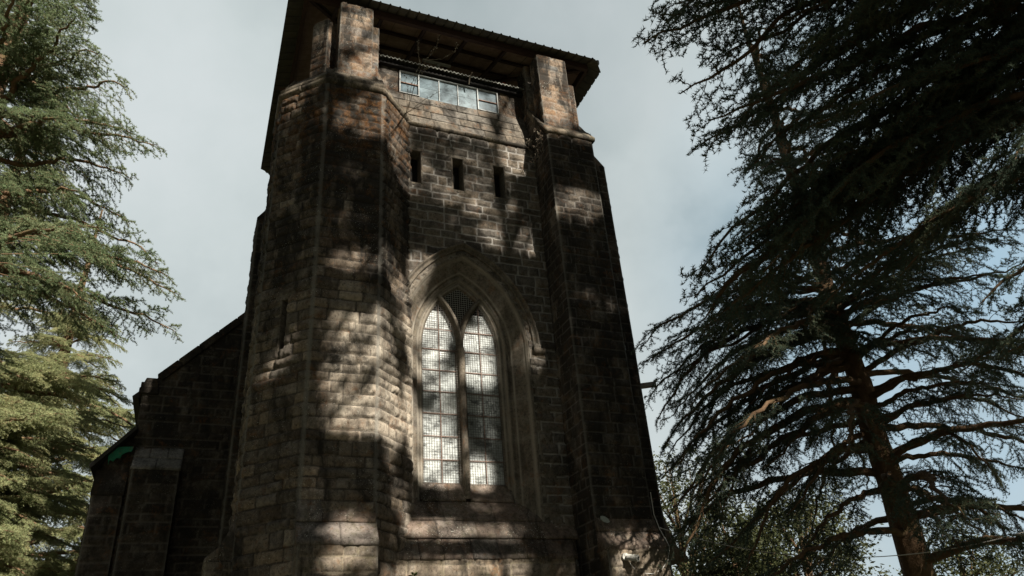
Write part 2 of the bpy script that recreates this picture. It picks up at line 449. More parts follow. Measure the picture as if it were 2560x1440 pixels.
M_wire = simple('mesh wire', (.16, .15, .135), .6, .2, 15)
M_red = simple('red plastic', (.75, .10, .045), .4, .1)
M_redp = simple('red pipe paint', (.30, .03, .02), .5, .2)
M_cable = simple('white cable', (.62, .60, .56), .5, .1)
M_cam = simple('camera plastic', (.52, .52, .48), .4, .1)
M_black = simple('black lens', (.01, .01, .01), .2, .1, spec=.5)
M_lich = simple('pale lichen', (.40, .43, .38), .95, .3, 30)
M_greenb = simple('green painted board', (.03, .25, .145), .5, .25, 10, col2=(.20, .16, .12), lo=.55, hi=.6)
M_lamp = simple('lamp housing', (.42, .40, .37), .5, .15, 10, col2=(.28, .13, .07), lo=.5, hi=.58)
M_ground = simple('forest floor', (.06, .055, .035), .95, .4, .8, col2=(.035, .05, .02), bump=.5)
M_bark = simple('deodar bark', (.13, .08, .045), .95, .45, 7, col2=(.10, .085, .03), lo=.52, hi=.7, bump=.9)
M_twig = simple('thin twig', (.11, .065, .045), .9, .3, 20)
M_stem = simple('budding stem', (.20, .15, .11), .9, .3, 20, col2=(.45, .42, .34), lo=.5, hi=.55)
M_bud = simple('pale buds', (.42, .40, .32), .8, .2, 20)
M_bright = simple('grass leaf', (.10, .13, .045), .8, .3, 10)

def leaf_mat(name, c1, c2, c3, trans=.22):
    mt = bpy.data.materials.new(name); mt.use_nodes = True
    t = mt.node_tree; t.nodes.clear()
    out = N(t, 'ShaderNodeOutputMaterial')
    geo = N(t, 'ShaderNodeNewGeometry'); oi = N(t, 'ShaderNodeObjectInfo')
    n1 = noise(t, 1.6, 5, .7, geo.outputs['Position'])
    rp = ramp(t, [(.3, c1), (.5, c2), (.66, c3), (.78, (c3[0] * 1.05, c3[1] * .72, c3[2] * .6))]); t.links.new(n1, rp.inputs[0])
    n2 = noise(t, 11, 3, .6, geo.outputs['Position']); v = ramp(t, [(.3, .6), (.7, 1.4)]); t.links.new(n2, v.inputs[0])
    c = mixc(t, 1.0, rp.outputs[0], v.outputs[0], 'MULTIPLY')
    d = N(t, 'ShaderNodeBsdfPrincipled'); t.links.new(c, d.inputs['Base Color']); d.inputs['Roughness'].default_value = .6
    d.inputs['Specular IOR Level'].default_value = .15
    tr = N(t, 'ShaderNodeBsdfTranslucent'); t.links.new(c, tr.inputs[0])
    mx = N(t, 'ShaderNodeMixShader'); mx.inputs[0].default_value = trans
    t.links.new(d.outputs[0], mx.inputs[1]); t.links.new(tr.outputs[0], mx.inputs[2]); t.links.new(mx.outputs[0], out.inputs[0])
    return mt
M_needle_l = leaf_mat('sunlit side needles', (.125, .185, .09), (.185, .24, .125), (.25, .285, .155), .4)  # paler deodar needles, with sunlight put into the colour
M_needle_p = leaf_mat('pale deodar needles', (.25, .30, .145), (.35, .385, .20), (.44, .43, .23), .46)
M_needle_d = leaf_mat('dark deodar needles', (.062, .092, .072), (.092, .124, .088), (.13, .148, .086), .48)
M_leaf_b = leaf_mat('broadleaf', (.04, .052, .022), (.062, .072, .03), (.09, .09, .038))
#@@SPLIT
# ------------------------------------------------------------------ setting
gm = bpy.data.meshes.new('ground')
gv = []; gn = 60
for j in range(gn + 1):
    for i in range(gn + 1):
        x = -300 + 600 * i / gn; y = -300 + 600 * j / gn
        gv.append((x, y, -.05 + .25 * math.sin(x * .05) * math.cos(y * .043) * min(1, (abs(x) + abs(y)) / 60)))
gm.from_pydata(gv, [], [(j*(gn+1)+i, j*(gn+1)+i+1, (j+1)*(gn+1)+i+1, (j+1)*(gn+1)+i) for j in range(gn) for i in range(gn)])
gm.materials.append(M_ground)
tag(link('ground', gm), kind='structure')

# ================================================================== TOWER
T = empty('church_tower', (4.3, 3.3, 0), 'tall dark stone church tower with a pointed twin-light window and corrugated metal roof', 'tower')
CX, SPR, RC = 4.70, 8.15, .90        # window centre, springing height, arch-centre offset
def arch_top(dx, w):                 # height of the arch of half width w above x = CX + dx
    r = RC + w; dx = np.abs(dx)
    return SPR + np.sqrt(np.maximum(r * r - (dx + RC) ** 2, 0))
SLITS = [(3.507, 3.767), (4.545, 4.805), (5.59, 5.86)]
def keep_facade(c):
    k_ = ~((np.abs(c[:,0] - CX) < 1.40) & (c[:,2] > 4.45) & (c[:,2] < np.where(np.abs(c[:,0] - CX) < 1.40, arch_top(c[:,0] - CX, 1.40), 0)))
    for a, b_ in SLITS:
        k_ &= ~((c[:,0] > a - .03) & (c[:,0] < b_ + .03) & (c[:,2] > 12.0) & (c[:,2] < 12.985))
    return k_
masonry('facade_wall', [panel((3.38, 0), (1, 0), 3.37, 3.4, 13.74, 11, amp=.034, keep=keep_facade, draft=False, margin=0, mortw=.012)], M_facade, T)
masonry('base_wall', [panel((3.10, -.27), (1, 0), 3.44, 0, 3.79, 12, amp=.03, margin=.02),
                      panel((6.54, -.27), (0, 1), .3, 0, 3.79, 13, margin=0)], M_base, T)

# --- stair turret (regular octagon, side 1.23)
Av, Bv, Rv = (1.45, -.78), (2.68, -.78), (3.55, .09)
Lv, L2v = (.58, .09), (.58, 1.32)
def seg(a, b_, z0, z1, seed, **kw):
    d = (b_[0] - a[0], b_[1] - a[1]); return panel(a, d, math.hypot(*d), z0, z1, seed, **kw)
def keep_tslit(c):
    u = (c[:,0] - Lv[0]) / (Av[0] - Lv[0])
    return ~((u > .43) & (u < .57) & (c[:,2] > 7.40) & (c[:,2] < 8.42))
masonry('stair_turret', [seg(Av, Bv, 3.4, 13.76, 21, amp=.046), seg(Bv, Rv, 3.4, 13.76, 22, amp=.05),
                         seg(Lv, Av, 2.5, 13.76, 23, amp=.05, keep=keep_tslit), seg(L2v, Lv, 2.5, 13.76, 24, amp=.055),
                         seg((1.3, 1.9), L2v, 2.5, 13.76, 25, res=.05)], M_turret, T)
# slit in the turret's left face
sl_ = MB()
du_ = np.array([.7071, -.7071, 0]); nn_ = np.array([-.7071, -.7071, 0])
mid = np.array([(Lv[0] + Av[0]) / 2, (Lv[1] + Av[1]) / 2, 0])
def obox(mb, c, u, n, u0, u1, n0, n1, z0, z1, bid=None):
    c = np.array(c); pts = []
    for z in (z0, z1):
        for a_, b_ in ((u0, n0), (u1, n0), (u1, n1), (u0, n1)):
            pts.append(c + u * a_ + n * b_ + np.array([0, 0, z]))
    mb.add(pts, [(0,3,2,1),(4,5,6,7),(0,1,5,4),(1,2,6,5),(2,3,7,6),(3,0,4,7)], bid)
for q in range(4):
    za = 7.36 + q * .27
    obox(sl_, mid, du_, nn_, -.20 - .05 * (q % 2), -.065, -.35, .028, za, za + .265)
    obox(sl_, mid, du_, nn_, .065, .19 + .06 * (q % 2), -.35, .026, za, za + .265)
obox(sl_, mid, du_, nn_, -.22, .22, -.35, .03, 8.442, 8.62); obox(sl_, mid, du_, nn_, -.2, .2, -.35, .02, 7.26, 7.358)
ts = sl_.build('slit_window', M_dress, T, bevel=.008)
dk = MB(); obox(dk, mid, du_, nn_, -.2, .2, -.5, -.352, 7.3, 8.5); dk.build('recess', M_dark, ts)  # near-black slab painted for the unlit depth of the slit
# plinth weatherings of the turret
for _p in [strip((1.42, -.78, 0), (1, 0), [(-.1, 4.64), (.0, 4.64), (.10, 4.31), (.10, 4.27), (-.1, 4.27)], 0, 1.26, 31, (.36, .5)),
                          strip((1.42, -.78, 0), (1, 0), [(-.1, 4.268), (.085, 4.268), (.31, 3.95), (.31, 3.88), (-.1, 3.88)], 0, 1.27, 32, (.6, .68)),
                          strip((.58, 1.32, 0), (0, -1), [(-.1, 4.75), (.0, 4.75), (.10, 4.32), (.22, 4.08), (.42, 3.90), (.42, 3.83), (-.1, 3.83)], 0, 1.22, 33, (.5, .62))]: masonry('turret_plinth', [_p], M_slab, T)
masonry('turret_base', [panel((1.44, -1.05), (1, 0), 1.24, 0, 3.885, 34, margin=.02), panel((1.44, -.78), (0, -1), .27, 0, 3.885, 35, margin=0, amp=.015),
                        panel((2.68, -1.05), (0, 1), .3, 0, 3.885, 36, margin=0, amp=.015),
                        panel((.20, .10), (1, 0), .4, 0, 3.84, 37, margin=0), panel((.20, 1.3), (0, -1), 1.2, 0, 3.84, 38, res=.04),
                        seg(Lv, Av, 0, 2.52, 39, res=.06), seg(Bv, Rv, 0, 3.42, 40, res=.04, margin=0)], M_base, T)
# coping ring of the turret: moulded lip and sloping cap
cop = []
ring = [L2v, Lv, Av, Bv, Rv]
for i in range(4):
    a, b_ = np.array(ring[i]), np.array(ring[i + 1]); ln_ = np.linalg.norm(b_ - a)
    pr_ = [(-.4, 13.74), (.02, 13.74), (.075, 13.80), (.085, 13.86), (.02, 13.89), (.045, 13.93), (.05, 13.98), (-.22, 14.40), (-.4, 14.40)]
    cop.append(strip((a[0], a[1], 0), b_ - a, pr_, -.03, ln_ + .03, 41 + i, (.5, .75)))
masonry('turret_coping', cop, M_cop, T)
tf = MB(); tf.prism([(x, y, 0) for x, y in [(.8, .19), (1.52, -.55), (2.6, -.55), (3.3, .19), (3.3, 1.3), (.8, 1.3)]], (0, 0, 14.1), (0, 0, 14.36)); tf.build('turret_floor', M_cop, T)

# --- right corner buttress
BX0, BX1, BY = 6.74, 8.0, -.80
def keep_flank(c): return c[:,2] < 13.78 + np.clip((c[:,1] - BY) / .8, 0, 1) * 1.42
masonry('corner_buttress', [panel((BX0, BY), (1, 0), BX1 - BX0, 4.2, 13.80, 51, amp=.036),
                            panel((BX0, .35), (0, -1), .35 - BY, 0, 15.25, 52, amp=.022, keep=keep_flank, margin=0),
                            panel((BX1, BY), (0, 1), .82, 0, 14.0, 53, res=.05)], M_butt, T)
for _p in [strip((BX0, BY, 0), (1, 0), [(-.1, 4.47), (.0, 4.47), (.105, 4.20), (.105, 4.15), (-.1, 4.15)], .0, 1.27, 54, (1.3, 1.4)),
                            strip((BX0, BY, 0), (1, 0), [(-.1, 4.148), (.09, 4.148), (.32, 3.86), (.32, 3.79), (-.1, 3.79)], .0, 1.28, 55, (.75, .8)),
                            strip((8.78, 0, 0), (0, 1), [(-.1, 4.7), (.0, 4.7), (.10, 4.3), (.22, 4.05), (.42, 3.85), (.42, 3.78), (-.1, 3.78)], 0, 1.2, 56, (.5, .62))]: masonry('buttress_plinth', [_p], M_slab, T)
masonry('buttress_base', [panel((BX0 + .02, -1.09), (1, 0), 1.25, 0, 3.80, 57, margin=.02), panel((BX0 + .02, 0), (0, -1), 1.09, 0, 3.80, 58, margin=0, amp=.015),
                          panel((BX0 + 1.27, -1.09), (0, 1), 1.1, 0, 3.80, 59, margin=0, res=.05)], M_base, T)
wp = [(0, 13.66), (.075, 13.66), (.085, 13.74), (.06, 13.80), (-.30, 14.30), (-.85, 15.20), (-.95, 15.20), (-.4, 14.1), (-.05, 13.66)]
masonry('buttress_coping', [strip((BX0 - .04, BY, 0), (1, 0), wp, 0, 1.35, 60, (.5, .8), rough=.012)], M_cop, T)
side = MB()
SB = [(8.0, 13.66), (8.78, 13.66), (8.70, 13.76), (8.52, 13.98), (8.36, 14.32), (8.25, 14.7), (8.0, 15.3)]
masonry('side_buttress', [panel((8.002, 0), (1, 0), .778, 0, 13.68, 61, amp=.024), panel((8.78, 0), (0, 1), 1.25, 0, 13.68, 62, res=.05)], M_butt, T)
side.prism([(x, 0, z) for x, z in SB], (0, -.01, 0), (0, 1.25, 0))
side.build('side_buttress_coping', M_slab, T)
# far left-hand buttress seen past the turret
masonry('side_buttress', [panel((.5, 4.8), (1, 0), .5, 0, 13.62, 63, res=.04), panel((.5, 5.9), (0, -1), 1.1, 0, 13.62, 64, res=.05)], M_nave, T)
sb2 = MB(); sb2.prism([(x, 0, z) for x, z in [(.47, 13.6), (.47, 13.68), (.62, 13.9), (.97, 14.5), (.97, 13.6)]], (0, 4.78, 0), (0, 5.92, 0)); sb2.build('side_buttress_coping', M_nave, T)
# remaining walls
masonry('side_wall', [panel((.97, 7.4), (0, -1), 6.1, 0, 15.0, 65, res=.06, margin=0), panel((8.0, 0), (0, 1), 7.4, 0, 15.0, 66, res=.06, margin=0),
                      panel((8.0, 7.4), (-1, 0), 7.03, 0, 15.0, 67, res=.08, margin=0)], M_nave, T)
fl = MB(); fl.box(.99, 7.98, .9, 7.38, 14.5, 14.9); fl.build('belfry_floor', M_dark, T)

# --- string course and sloping ashlar parapet
asl = []
zs = [(-.02, 13.80), (.075, 14.12), (.165, 14.43), (.25, 14.74), (.33, 15.04)]
for i in range(4):
    (y0, z0), (y1, z1) = zs[i], zs[i + 1]
    asl.append(strip((2.75, 0, 0), (1, 0), [(-y0 + .012, z0 + .004), (-y1 + .004, z1 - .004), (-y1 - .25, z1 - .004), (-y0 - .25, z0 + .004)], 0, 4.0, 70 + i, (.5, .8), gap=.010, jit=.005))
masonry('parapet', asl, M_ashlar, T)
masonry('string_course', [strip((3.30, 0, 0), (1, 0), [(-.2, 13.70), (.03, 13.70), (.085, 13.745), (.085, 13.785), (.0, 13.83), (-.2, 13.83)], 0, 3.45, 75, (.6, .9), gap=.008)], M_cop, T)

# --- belfry piers
def pier(name, boxes, seed, mat=M_pier, res=.03):
    ps = []
    for i, (x0, x1, y0, y1, z0, z1) in enumerate(boxes):
        s_ = seed + i * 7
        ps += [panel((x0, y0), (1, 0), x1 - x0, z0, z1, s_, res=res, amp=.022, bw=(.3, .6), margin=.012), panel((x0, y1), (0, -1), y1 - y0, z0, z1, s_ + 1, res=res, amp=.018, bw=(.3, .6), margin=.012),
               panel((x1, y0), (0, 1), y1 - y0, z0, z1, s_ + 2, res=res, amp=.018, bw=(.3, .6), margin=.012)]
        g = np.array([[x0, y0, z1], [x1, y0, z1], [x1, y1, z1], [x0, y1, z1]]) ; ps.append((g, np.array([[0, 1, 2, 3]]), dict(bid=np.full(4, .5), mort=np.zeros(4), marg=np.zeros(4))))
    return masonry(name, ps, mat, T)
pier('belfry_pier', [(1.66, 2.44, -.62, -.2, 14.1, 16.62), (2.442, 2.60, -.56, -.1, 14.1, 16.10)], 80)
pier('belfry_pier', [(1.5, 1.76, .1, .5, 14.2, 16.6)], 95)
u_ = np.array([.7071, -.7071, 0]); c_ = np.array([1.27, -.16, 0])
a_ = c_ - u_ * .22; b2_ = c_ + u_ * .22; n_in = np.array([.7071, .7071, 0])
masonry('belfry_pier', [seg(a_[:2], b2_[:2], 14.1, 16.25, 101, amp=.022, margin=.012), seg((a_ + n_in * .4)[:2], a_[:2], 14.1, 16.25, 102, amp=.018, margin=.012),
                        seg(b2_[:2], (b2_ + n_in * .4)[:2], 14.1, 16.25, 103, amp=.018, margin=.012)], M_pier, T)
pc = MB(); obox(pc, c_, u_, -n_in, -.21, .21, -.4, .0, 16.2, 16.36); pc.build('pier_cap', M_pier, T, bevel=.04)
pier('belfry_pier', [(6.83, 7.68, -.60, -.15, 14.05, 16.58), (7.682, 7.86, -.54, -.1, 14.0, 15.78)], 110)
pier('belfry_pier', [(6.74, 7.2, .0, .5, 14.9, 16.72)], 125)
pier('belfry_pier', [(1.1, 1.9, 6.3, 6.9, 14.9, 16.7)], 130, res=.06)
pier('belfry_pier', [(7.0, 7.8, 6.3, 6.9, 14.9, 16.7)], 137, res=.06)

# --- belfry window band, blocks and lean-to
for _p in [panel((2.55, .35), (1, 0), .76, 14.8, 15.86, 141, amp=.012, margin=0), panel((6.03, .35), (1, 0), .75, 14.8, 15.92, 142, amp=.012, margin=0)]: masonry('belfry_wall', [_p], M_pier, T)
bw = MB()
for x0, x1 in ((3.33, 3.36), (3.82, 3.85), (5.42, 5.45), (5.98, 6.01)): bw.box(x0, x1, .30, .40, 15.04, 15.80)
for x0, x1 in ((3.36, 3.82), (5.45, 5.98)):
    bw.box(x0, x1, .30, .40, 15.77, 15.80); bw.box(x0, x1, .30, .40, 15.04, 15.065)
bw.box(3.85, 5.42, .30, .40, 15.765, 15.80)
bfw = bw.build('belfry_window', M_white, T, bevel=.004)
for x in (4.38, 4.89): b2 = MB(); b2.box(x - .009, x + .009, .32, .38, 15.04, 15.765); b2.build('glazing_bar', M_white, bfw)
for x0, x1 in ((3.36, 3.82), (5.45, 5.98)): b2 = MB(); b2.box(x0, x1, .32, .38, 15.405, 15.425); b2.build('glazing_bar', M_rust, bfw)
def glass_mat(name, stops, rough=.08, dirt=.5, spec=.5, refl_blotch=0):
    mt, t, b = newmat(name)
    geo = N(t, 'ShaderNodeNewGeometry')
    a = N(t, 'ShaderNodeAttribute', attribute_name='bid').outputs['Fac']
    rp = ramp(t, stops); t.links.new(a, rp.inputs[0])
    n_ = noise(t, 6, 5, .65, geo.outputs['Position'], .6); v = ramp(t, [(.3, 1 - dirt), (.7, 1 + dirt * .6)]); t.links.new(n_, v.inputs[0])
    c = mixc(t, 1.0, rp.outputs[0], v.outputs[0], 'MULTIPLY')
    if refl_blotch:  # dark patches: tree reflections painted into the colour, plus grime
        mq = N(t, 'ShaderNodeMapping'); mq.inputs['Scale'].default_value = (1, 1, 1.9); t.links.new(geo.outputs['Position'], mq.inputs[0])
        n3 = noise(t, 2.4, 8, .75, mq.outputs[0], .2); r3 = ramp(t, [(.49, 0.0), (.60, refl_blotch)]); t.links.new(n3, r3.inputs[0])
        c = mixc(t, r3.outputs[0], c, (.045, .052, .052))
    t.links.new(c, b.inputs['Base Color'])
    b.inputs['Roughness'].default_value = rough; b.inputs['Specular IOR Level'].default_value = spec
    return mt
M_glass = glass_mat('dusty church glass', [(0, (.05, .06, .06)), (.22, (.14, .16, .16)), (.4, (.55, .60, .60)), (1, (.78, .82, .80))], .15, .4, refl_blotch=.8)
M_glassb = glass_mat('dusty sky-tinted belfry glass', [(0, (.11, .155, .18)), (1, (.19, .25, .28))], .1, .55)  # base colour carries the pale blue of reflected sky, plus dirt
bg_ = MB()
for x0, x1 in ((3.36, 3.82), (3.85, 4.38), (4.38, 4.89), (4.89, 5.42), (5.45, 5.98)):
    bg_.box(x0, x1, .352, .360, 15.04, 15.40); bg_.box(x0, x1, .350, .358, 15.405, 15.77)
bg_.build('pane', M_glassb, bfw)
sd = MB(); sd.box(2.7, 6.75, .44, .6, 14.9, 16.0); sd.box(2.7, 6.75, .22, .32, 15.835, 15.9); sd.box(2.7, 2.85, .6, 2.4, 14.9, 16.2); sd.box(6.6, 6.75, .6, 2.4, 14.9, 16.2); sd.box(2.7, 6.75, 2.3, 2.4, 14.9, 16.5)
sd.build('lean_to_frame', M_dark, T)
# corrugated lean-to sheet
ns_ = 420; xs = np.linspace(2.62, 6.85, ns_); V = []; 
for y, z in ((.12, 15.985), (.13, 16.0), (2.5, 16.55)):
    V.append(np.stack([xs, np.full(ns_, y), z + .022 * np.sin(xs * 2 * PI / .105)], 1))
V.append(V[0] - np.array([0, 0, .035])); V = np.concatenate([V[3], V[0], V[1], V[2]])
g = np.arange(4 * ns_).reshape(4, ns_)
link('lean_to_roof', npmesh('lean_to_roof', V, np.stack([g[:-1, :-1], g[:-1, 1:], g[1:, 1:], g[1:, :-1]], -1).reshape(-1, 4), M_shed), T)

# --- slit windows of the facade
for a, b_ in SLITS:
    f = MB(); yy = -.022
    f.box(a - .045, a, yy, .32, 12.03, 12.96); f.box(b_, b_ + .045, yy, .32, 12.03, 12.96)
    f.box(a - .09, b_ + .09, yy - .003, .32, 12.962, 13.05); f.box(a - .05, b_ + .05, yy - .006, .32, 11.96, 12.028)
    sw = f.build('slit_window', M_dress, T, bevel=.01)
    d_ = MB(); d_.box(a - .05, b_ + .05, .322, .4, 11.98, 13.02); d_.build('recess', M_dark, sw)  # near-black slab in place of the unlit depth behind each slit

# --- great lancet window
NS_J, NS_A = 40, 30
def sweep(prof, zlo, arc_only=False, seed=0, rough=.004, closed=False):
    """profile of (half-width w, y) carried up one jamb, round the pointed arch and down the other"""
    cols = []
    tj = np.linspace(0, 1, NS_J); ta = np.linspace(0, 1, NS_A)
    for w, y in prof:
        r = RC + w; amax = math.acos(RC / r)
        R = []
        if not arc_only: R += [(CX + w, y, zlo + (SPR - zlo) * t) for t in tj[:-1]]
        R += [(CX - RC + r * math.cos(amax * t), y, SPR + r * math.sin(amax * t)) for t in ta]
        Lh = [(2 * CX - x, y_, z) for x, y_, z in R[::-1]][1:]
        cols.append(np.array(R + Lh))
    A = np.stack(cols, 1); n, k_ = A.shape[:2]
    V = A.reshape(-1, 3); V = V + (np.stack([fbm(V * 7, seed + q, 2) for q in range(3)], 1) - .5) * 2 * rough
    g = np.arange(n * k_).reshape(n, k_)
    if closed: g = np.concatenate([g, g[:, :1]], 1)
    F = np.stack([g[:-1, :-1], g[:-1, 1:], g[1:, 1:], g[1:, :-1]], -1).reshape(-1, 4)[:, ::-1]
    rs = np.random.RandomState(seed); ids = rs.rand(60)
    st = (np.arange(n) // 9); bid = np.repeat(ids[st], k_)
    mort = np.repeat((np.arange(n) % 9 == 0) * .6, k_)
    ew = np.array([w for w, y in prof]); em = np.max([np.exp(-((ew - e) / .014) ** 2) for e in (.88, .96, 1.10, 1.33, 1.425)], 0) if len(prof) > 16 else np.zeros(len(prof))
    marg = np.tile(em, n) * (.45 + .75 * vnoise(V * 3.1, seed + 8))
    return V, F, dict(bid=bid, mort=mort, marg=np.clip(marg, 0, 1))
def dens(prof, d=.035):
    o = []
    for i in range(len(prof) - 1):
        a, b_ = np.array(prof[i]), np.array(prof[i + 1]); k_ = max(1, int(np.linalg.norm(b_ - a) / d))
        o += [tuple(a + (b_ - a) * q / k_) for q in range(k_)]
    return o + [prof[-1]]
LW = masonry('lancet_window', [sweep(dens([(.83, .50), (.83, .44), (.88, .385), (.955, .375), (.965, .335), (1.0, .30), (1.05, .305), (1.075, .265), (1.10, .255), (1.32, .06), (1.335, .02), (1.37, -.015), (1.41, -.018), (1.43, .0), (1.44, -.02), (1.50, -.02), (1.50, .06)]), 4.5, seed=151)], M_dress, T)
LW.data.polygons.foreach_set('use_smooth', np.zeros(len(LW.data.polygons), bool))
hm = sweep(dens([(1.49, .05), (1.49, -.06), (1.515, -.085), (1.53, -.05), (1.56, -.055), (1.60, -.125), (1.625, -.12), (1.66, .0), (1.66, .05)]), SPR, True, 152)
hs = strip((CX + 1.49, 0, 0), (1, 0), [(-.05, SPR - .17), (.06, SPR - .17), (.125, SPR - .10), (.12, SPR - .04), (.0, SPR + .0), (-.05, SPR)], 0, .25, 153, (.5, .6))
hs2 = strip((CX + 1.49, 0, 0), (1, 0), [(-.05, SPR - .16), (.06, SPR - .16), (.11, SPR - .1), (.11, SPR + .05), (-.05, SPR + .05)], .0, .16, 154, (.5, .6))
masonry('hood_mould', [hm, hs, hs2], M_dress, LW)
# quoin stones alternating beside the jamb
rq = random.Random(3); z = 4.52; q = 0
while z < SPR - .1:
    h_ = rq.uniform(.3, .42); w_ = .06 if q % 2 else .25
    if w_ > .1: qm = MB(); qm.box(CX + 1.495, CX + 1.50 + w_, -.020, .05, z + .004, min(z + h_, SPR - .2) - .004); qm.build('quoin', M_dress, LW, bevel=.008)
    z += h_; q += 1
# mullion and branching tracery bars
mp_ = [(-.105, .50), (-.105, .44), (-.06, .385), (-.045, .30), (.045, .30), (.06, .385), (.105, .44), (.105, .50)]
tv = []
zz_ = np.linspace(4.98, SPR, 30)
A = np.stack([np.stack([np.full(30, CX + o), np.full(30, y), zz_], 1) for o, y in mp_], 1)
rr = RC + .85
for s_ in (0, 1, -1):
    if s_:
        am = math.acos((rr - .47) / rr); an = np.linspace(0, am, 24)
        A = np.stack([np.stack([CX - s_ * rr + s_ * (rr + o * .72) * np.cos(an), np.full(24, y + (.002 if s_ > 0 else .004)), SPR + (rr + o * .72) * np.sin(an)], 1) for o, y in (mp_ if s_ > 0 else mp_[::-1])], 1)
    n, k_ = A.shape[:2]; g = np.arange(n * k_).reshape(n, k_)
    F = np.stack([g[:-1, :-1], g[:-1, 1:], g[1:, 1:], g[1:, :-1]], -1).reshape(-1, 4)
    V = A.reshape(-1, 3); V = V + (np.stack([fbm(V * 7, 160 + q, 2) for q in range(3)], 1) - .5) * .006
    tv.append((V, F, dict(bid=np.full(len(V), .4 + .2 * s_), mort=np.zeros(len(V)), marg=np.zeros(len(V)))))
masonry('tracery', tv, M_dress, LW)
# glazing
ROWS = [5.28 + .47 * i for i in range(10)]
def top_in(x):         # top of a light's opening at x
    dx = abs(x - CX)
    zo = SPR + math.sqrt(max((RC + .85) ** 2 - (dx + RC) ** 2, 0))
    zi = SPR + math.sqrt(max(rr ** 2 - (rr - dx) ** 2, 0))
    return min(zo, zi)
rg = random.Random(5)
PT = [[.75, .8, .62, .55, .9, .8, .6, .7], [.5, .7, .35, .8, .5, .7, .5, .6], [.8, .38, .36, .75, .6, .5, .45, .6], [.55, .34, .37, .5, .55, .7, .6, .5]]
for side_ in (-1, 1):
    gl = MB()
    for cidx in range(2):
        xa = CX + (-.86 if side_ < 0 else .06) + .40 * cidx; xb = xa + .40
        col_ = (0 if side_ < 0 else 2) + cidx
        for r_ in range(8):
            z0 = ROWS[r_]; z1 = z0 + .47
            ty = rg.uniform(-.006, .006); tx = rg.uniform(-.004, .004)
            gl.add([(xa, .475 + ty, z0), (xb, .475 + ty + tx, z0), (xb, .475 - ty + tx, z1), (xa, .475 - ty, z1)], [(0, 1, 2, 3)], PT[col_][r_])
    gl.build('glass', M_glass, LW)
    br = MB()
    for r_ in range(8):
        zb = ROWS[r_] + .004
        xs_ = [CX + side_ * t for t in np.linspace(.06, .86, 60)]; xs_ = [x for x in xs_ if top_in(x) > zb]
        if len(xs_) > 4: br.box(min(xs_), max(xs_), .445, .462, zb, zb + .013)
    xm = CX + side_ * .46; br.box(xm - .005, xm + .005, .45, .464, 5.28, top_in(xm) - .02)
    br.build('glazing_bar', M_rust, LW)
    wr = MB()
    x = .10
    while x < .83:
        t_ = top_in(CX + side_ * x)
        if t_ > 5.5: wr.box(CX + side_ * x - .002, CX + side_ * x + .002, .408, .414, 5.26, t_)
        x += .052
    z = 5.3
    while z < 9.3:
        xs_ = [t for t in np.linspace(.06, .86, 80) if top_in(CX + side_ * t) > z]
        if len(xs_) > 3:
            x0, x1 = sorted((CX + side_ * min(xs_), CX + side_ * max(xs_))); wr.box(x0, x1, .402, .408, z - .002, z + .002)
        z += .052
    wr.build('wire_mesh', M_wire, LW)
ey = MB()
zi = lambda d: SPR + math.sqrt(max(rr ** 2 - (rr - d) ** 2, 0)); zo = lambda d: SPR + math.sqrt(max((RC + .85) ** 2 - (d + RC) ** 2, 0))
dd = np.linspace(0, .43, 16)
poly = [(CX + d, .47, zi(d)) for d in dd] + [(CX + d, .47, zo(d)) for d in dd[::-1]] + [(CX - d, .47, zo(d)) for d in dd[1:]] + [(CX - d, .47, zi(d)) for d in dd[::-1][:-1]]
ey.prism(poly, (0, 0, 0), (0, .004, 0), 0.0); ey.build('glass', M_dark, LW)
we = MB(); x = -.38
while x < .39:
    d = abs(x); we.box(CX + x - .003, CX + x + .003, .440, .446, zi(d), zo(d)); x += .052
z = SPR + .3
while z < 9.7:
    dm = [d for d in np.linspace(0, .43, 60) if zi(d) < z < zo(d)]
    if dm: we.box(CX - max(dm), CX + max(dm), .434, .440, z - .003, z + .003)
    z += .052
we.build('wire_mesh', M_cam, LW)
# dark backing behind everything
bk = MB(); bk.box(3.4, 6.2, .56, .62, 4.3, 10.5); bk.build('backing', M_dark, LW)
# sloping sills
masonry('window_sill', [strip((CX - .93, 0, 0), (1, 0), [(-.55, 5.30), (-.43, 5.30), (-.28, 4.965), (-.28, 4.925), (-.55, 4.925)], 0, .88, 171, (.5, .55)),
                        strip((CX + .05, 0, 0), (1, 0), [(-.55, 5.30), (-.43, 5.30), (-.28, 4.965), (-.28, 4.925), (-.55, 4.925)], 0, .88, 172, (1, 1.1)),
                        strip((CX - 1.40, 0, 0), (1, 0), [(-.55, 4.92), (-.30, 4.92), (.0, 4.545), (.0, 4.505), (-.55, 4.505)], 0, 2.8, 173, (.8, 1.1))], M_slab, LW)
masonry('string_ledge', [strip((3.2, 0, 0), (1, 0), [(-.2, 4.50), (.012, 4.50), (.17, 4.20), (.17, 4.165), (-.2, 4.165)], 0, 3.52, 174, (.55, .95)),
                         strip((3.05, 0, 0), (1, 0), [(-.2, 4.16), (.14, 4.16), (.31, 3.85), (.31, 3.785), (-.2, 3.785)], 0, 3.53, 175, (.42, .55), gap=.012)], M_slab, T)

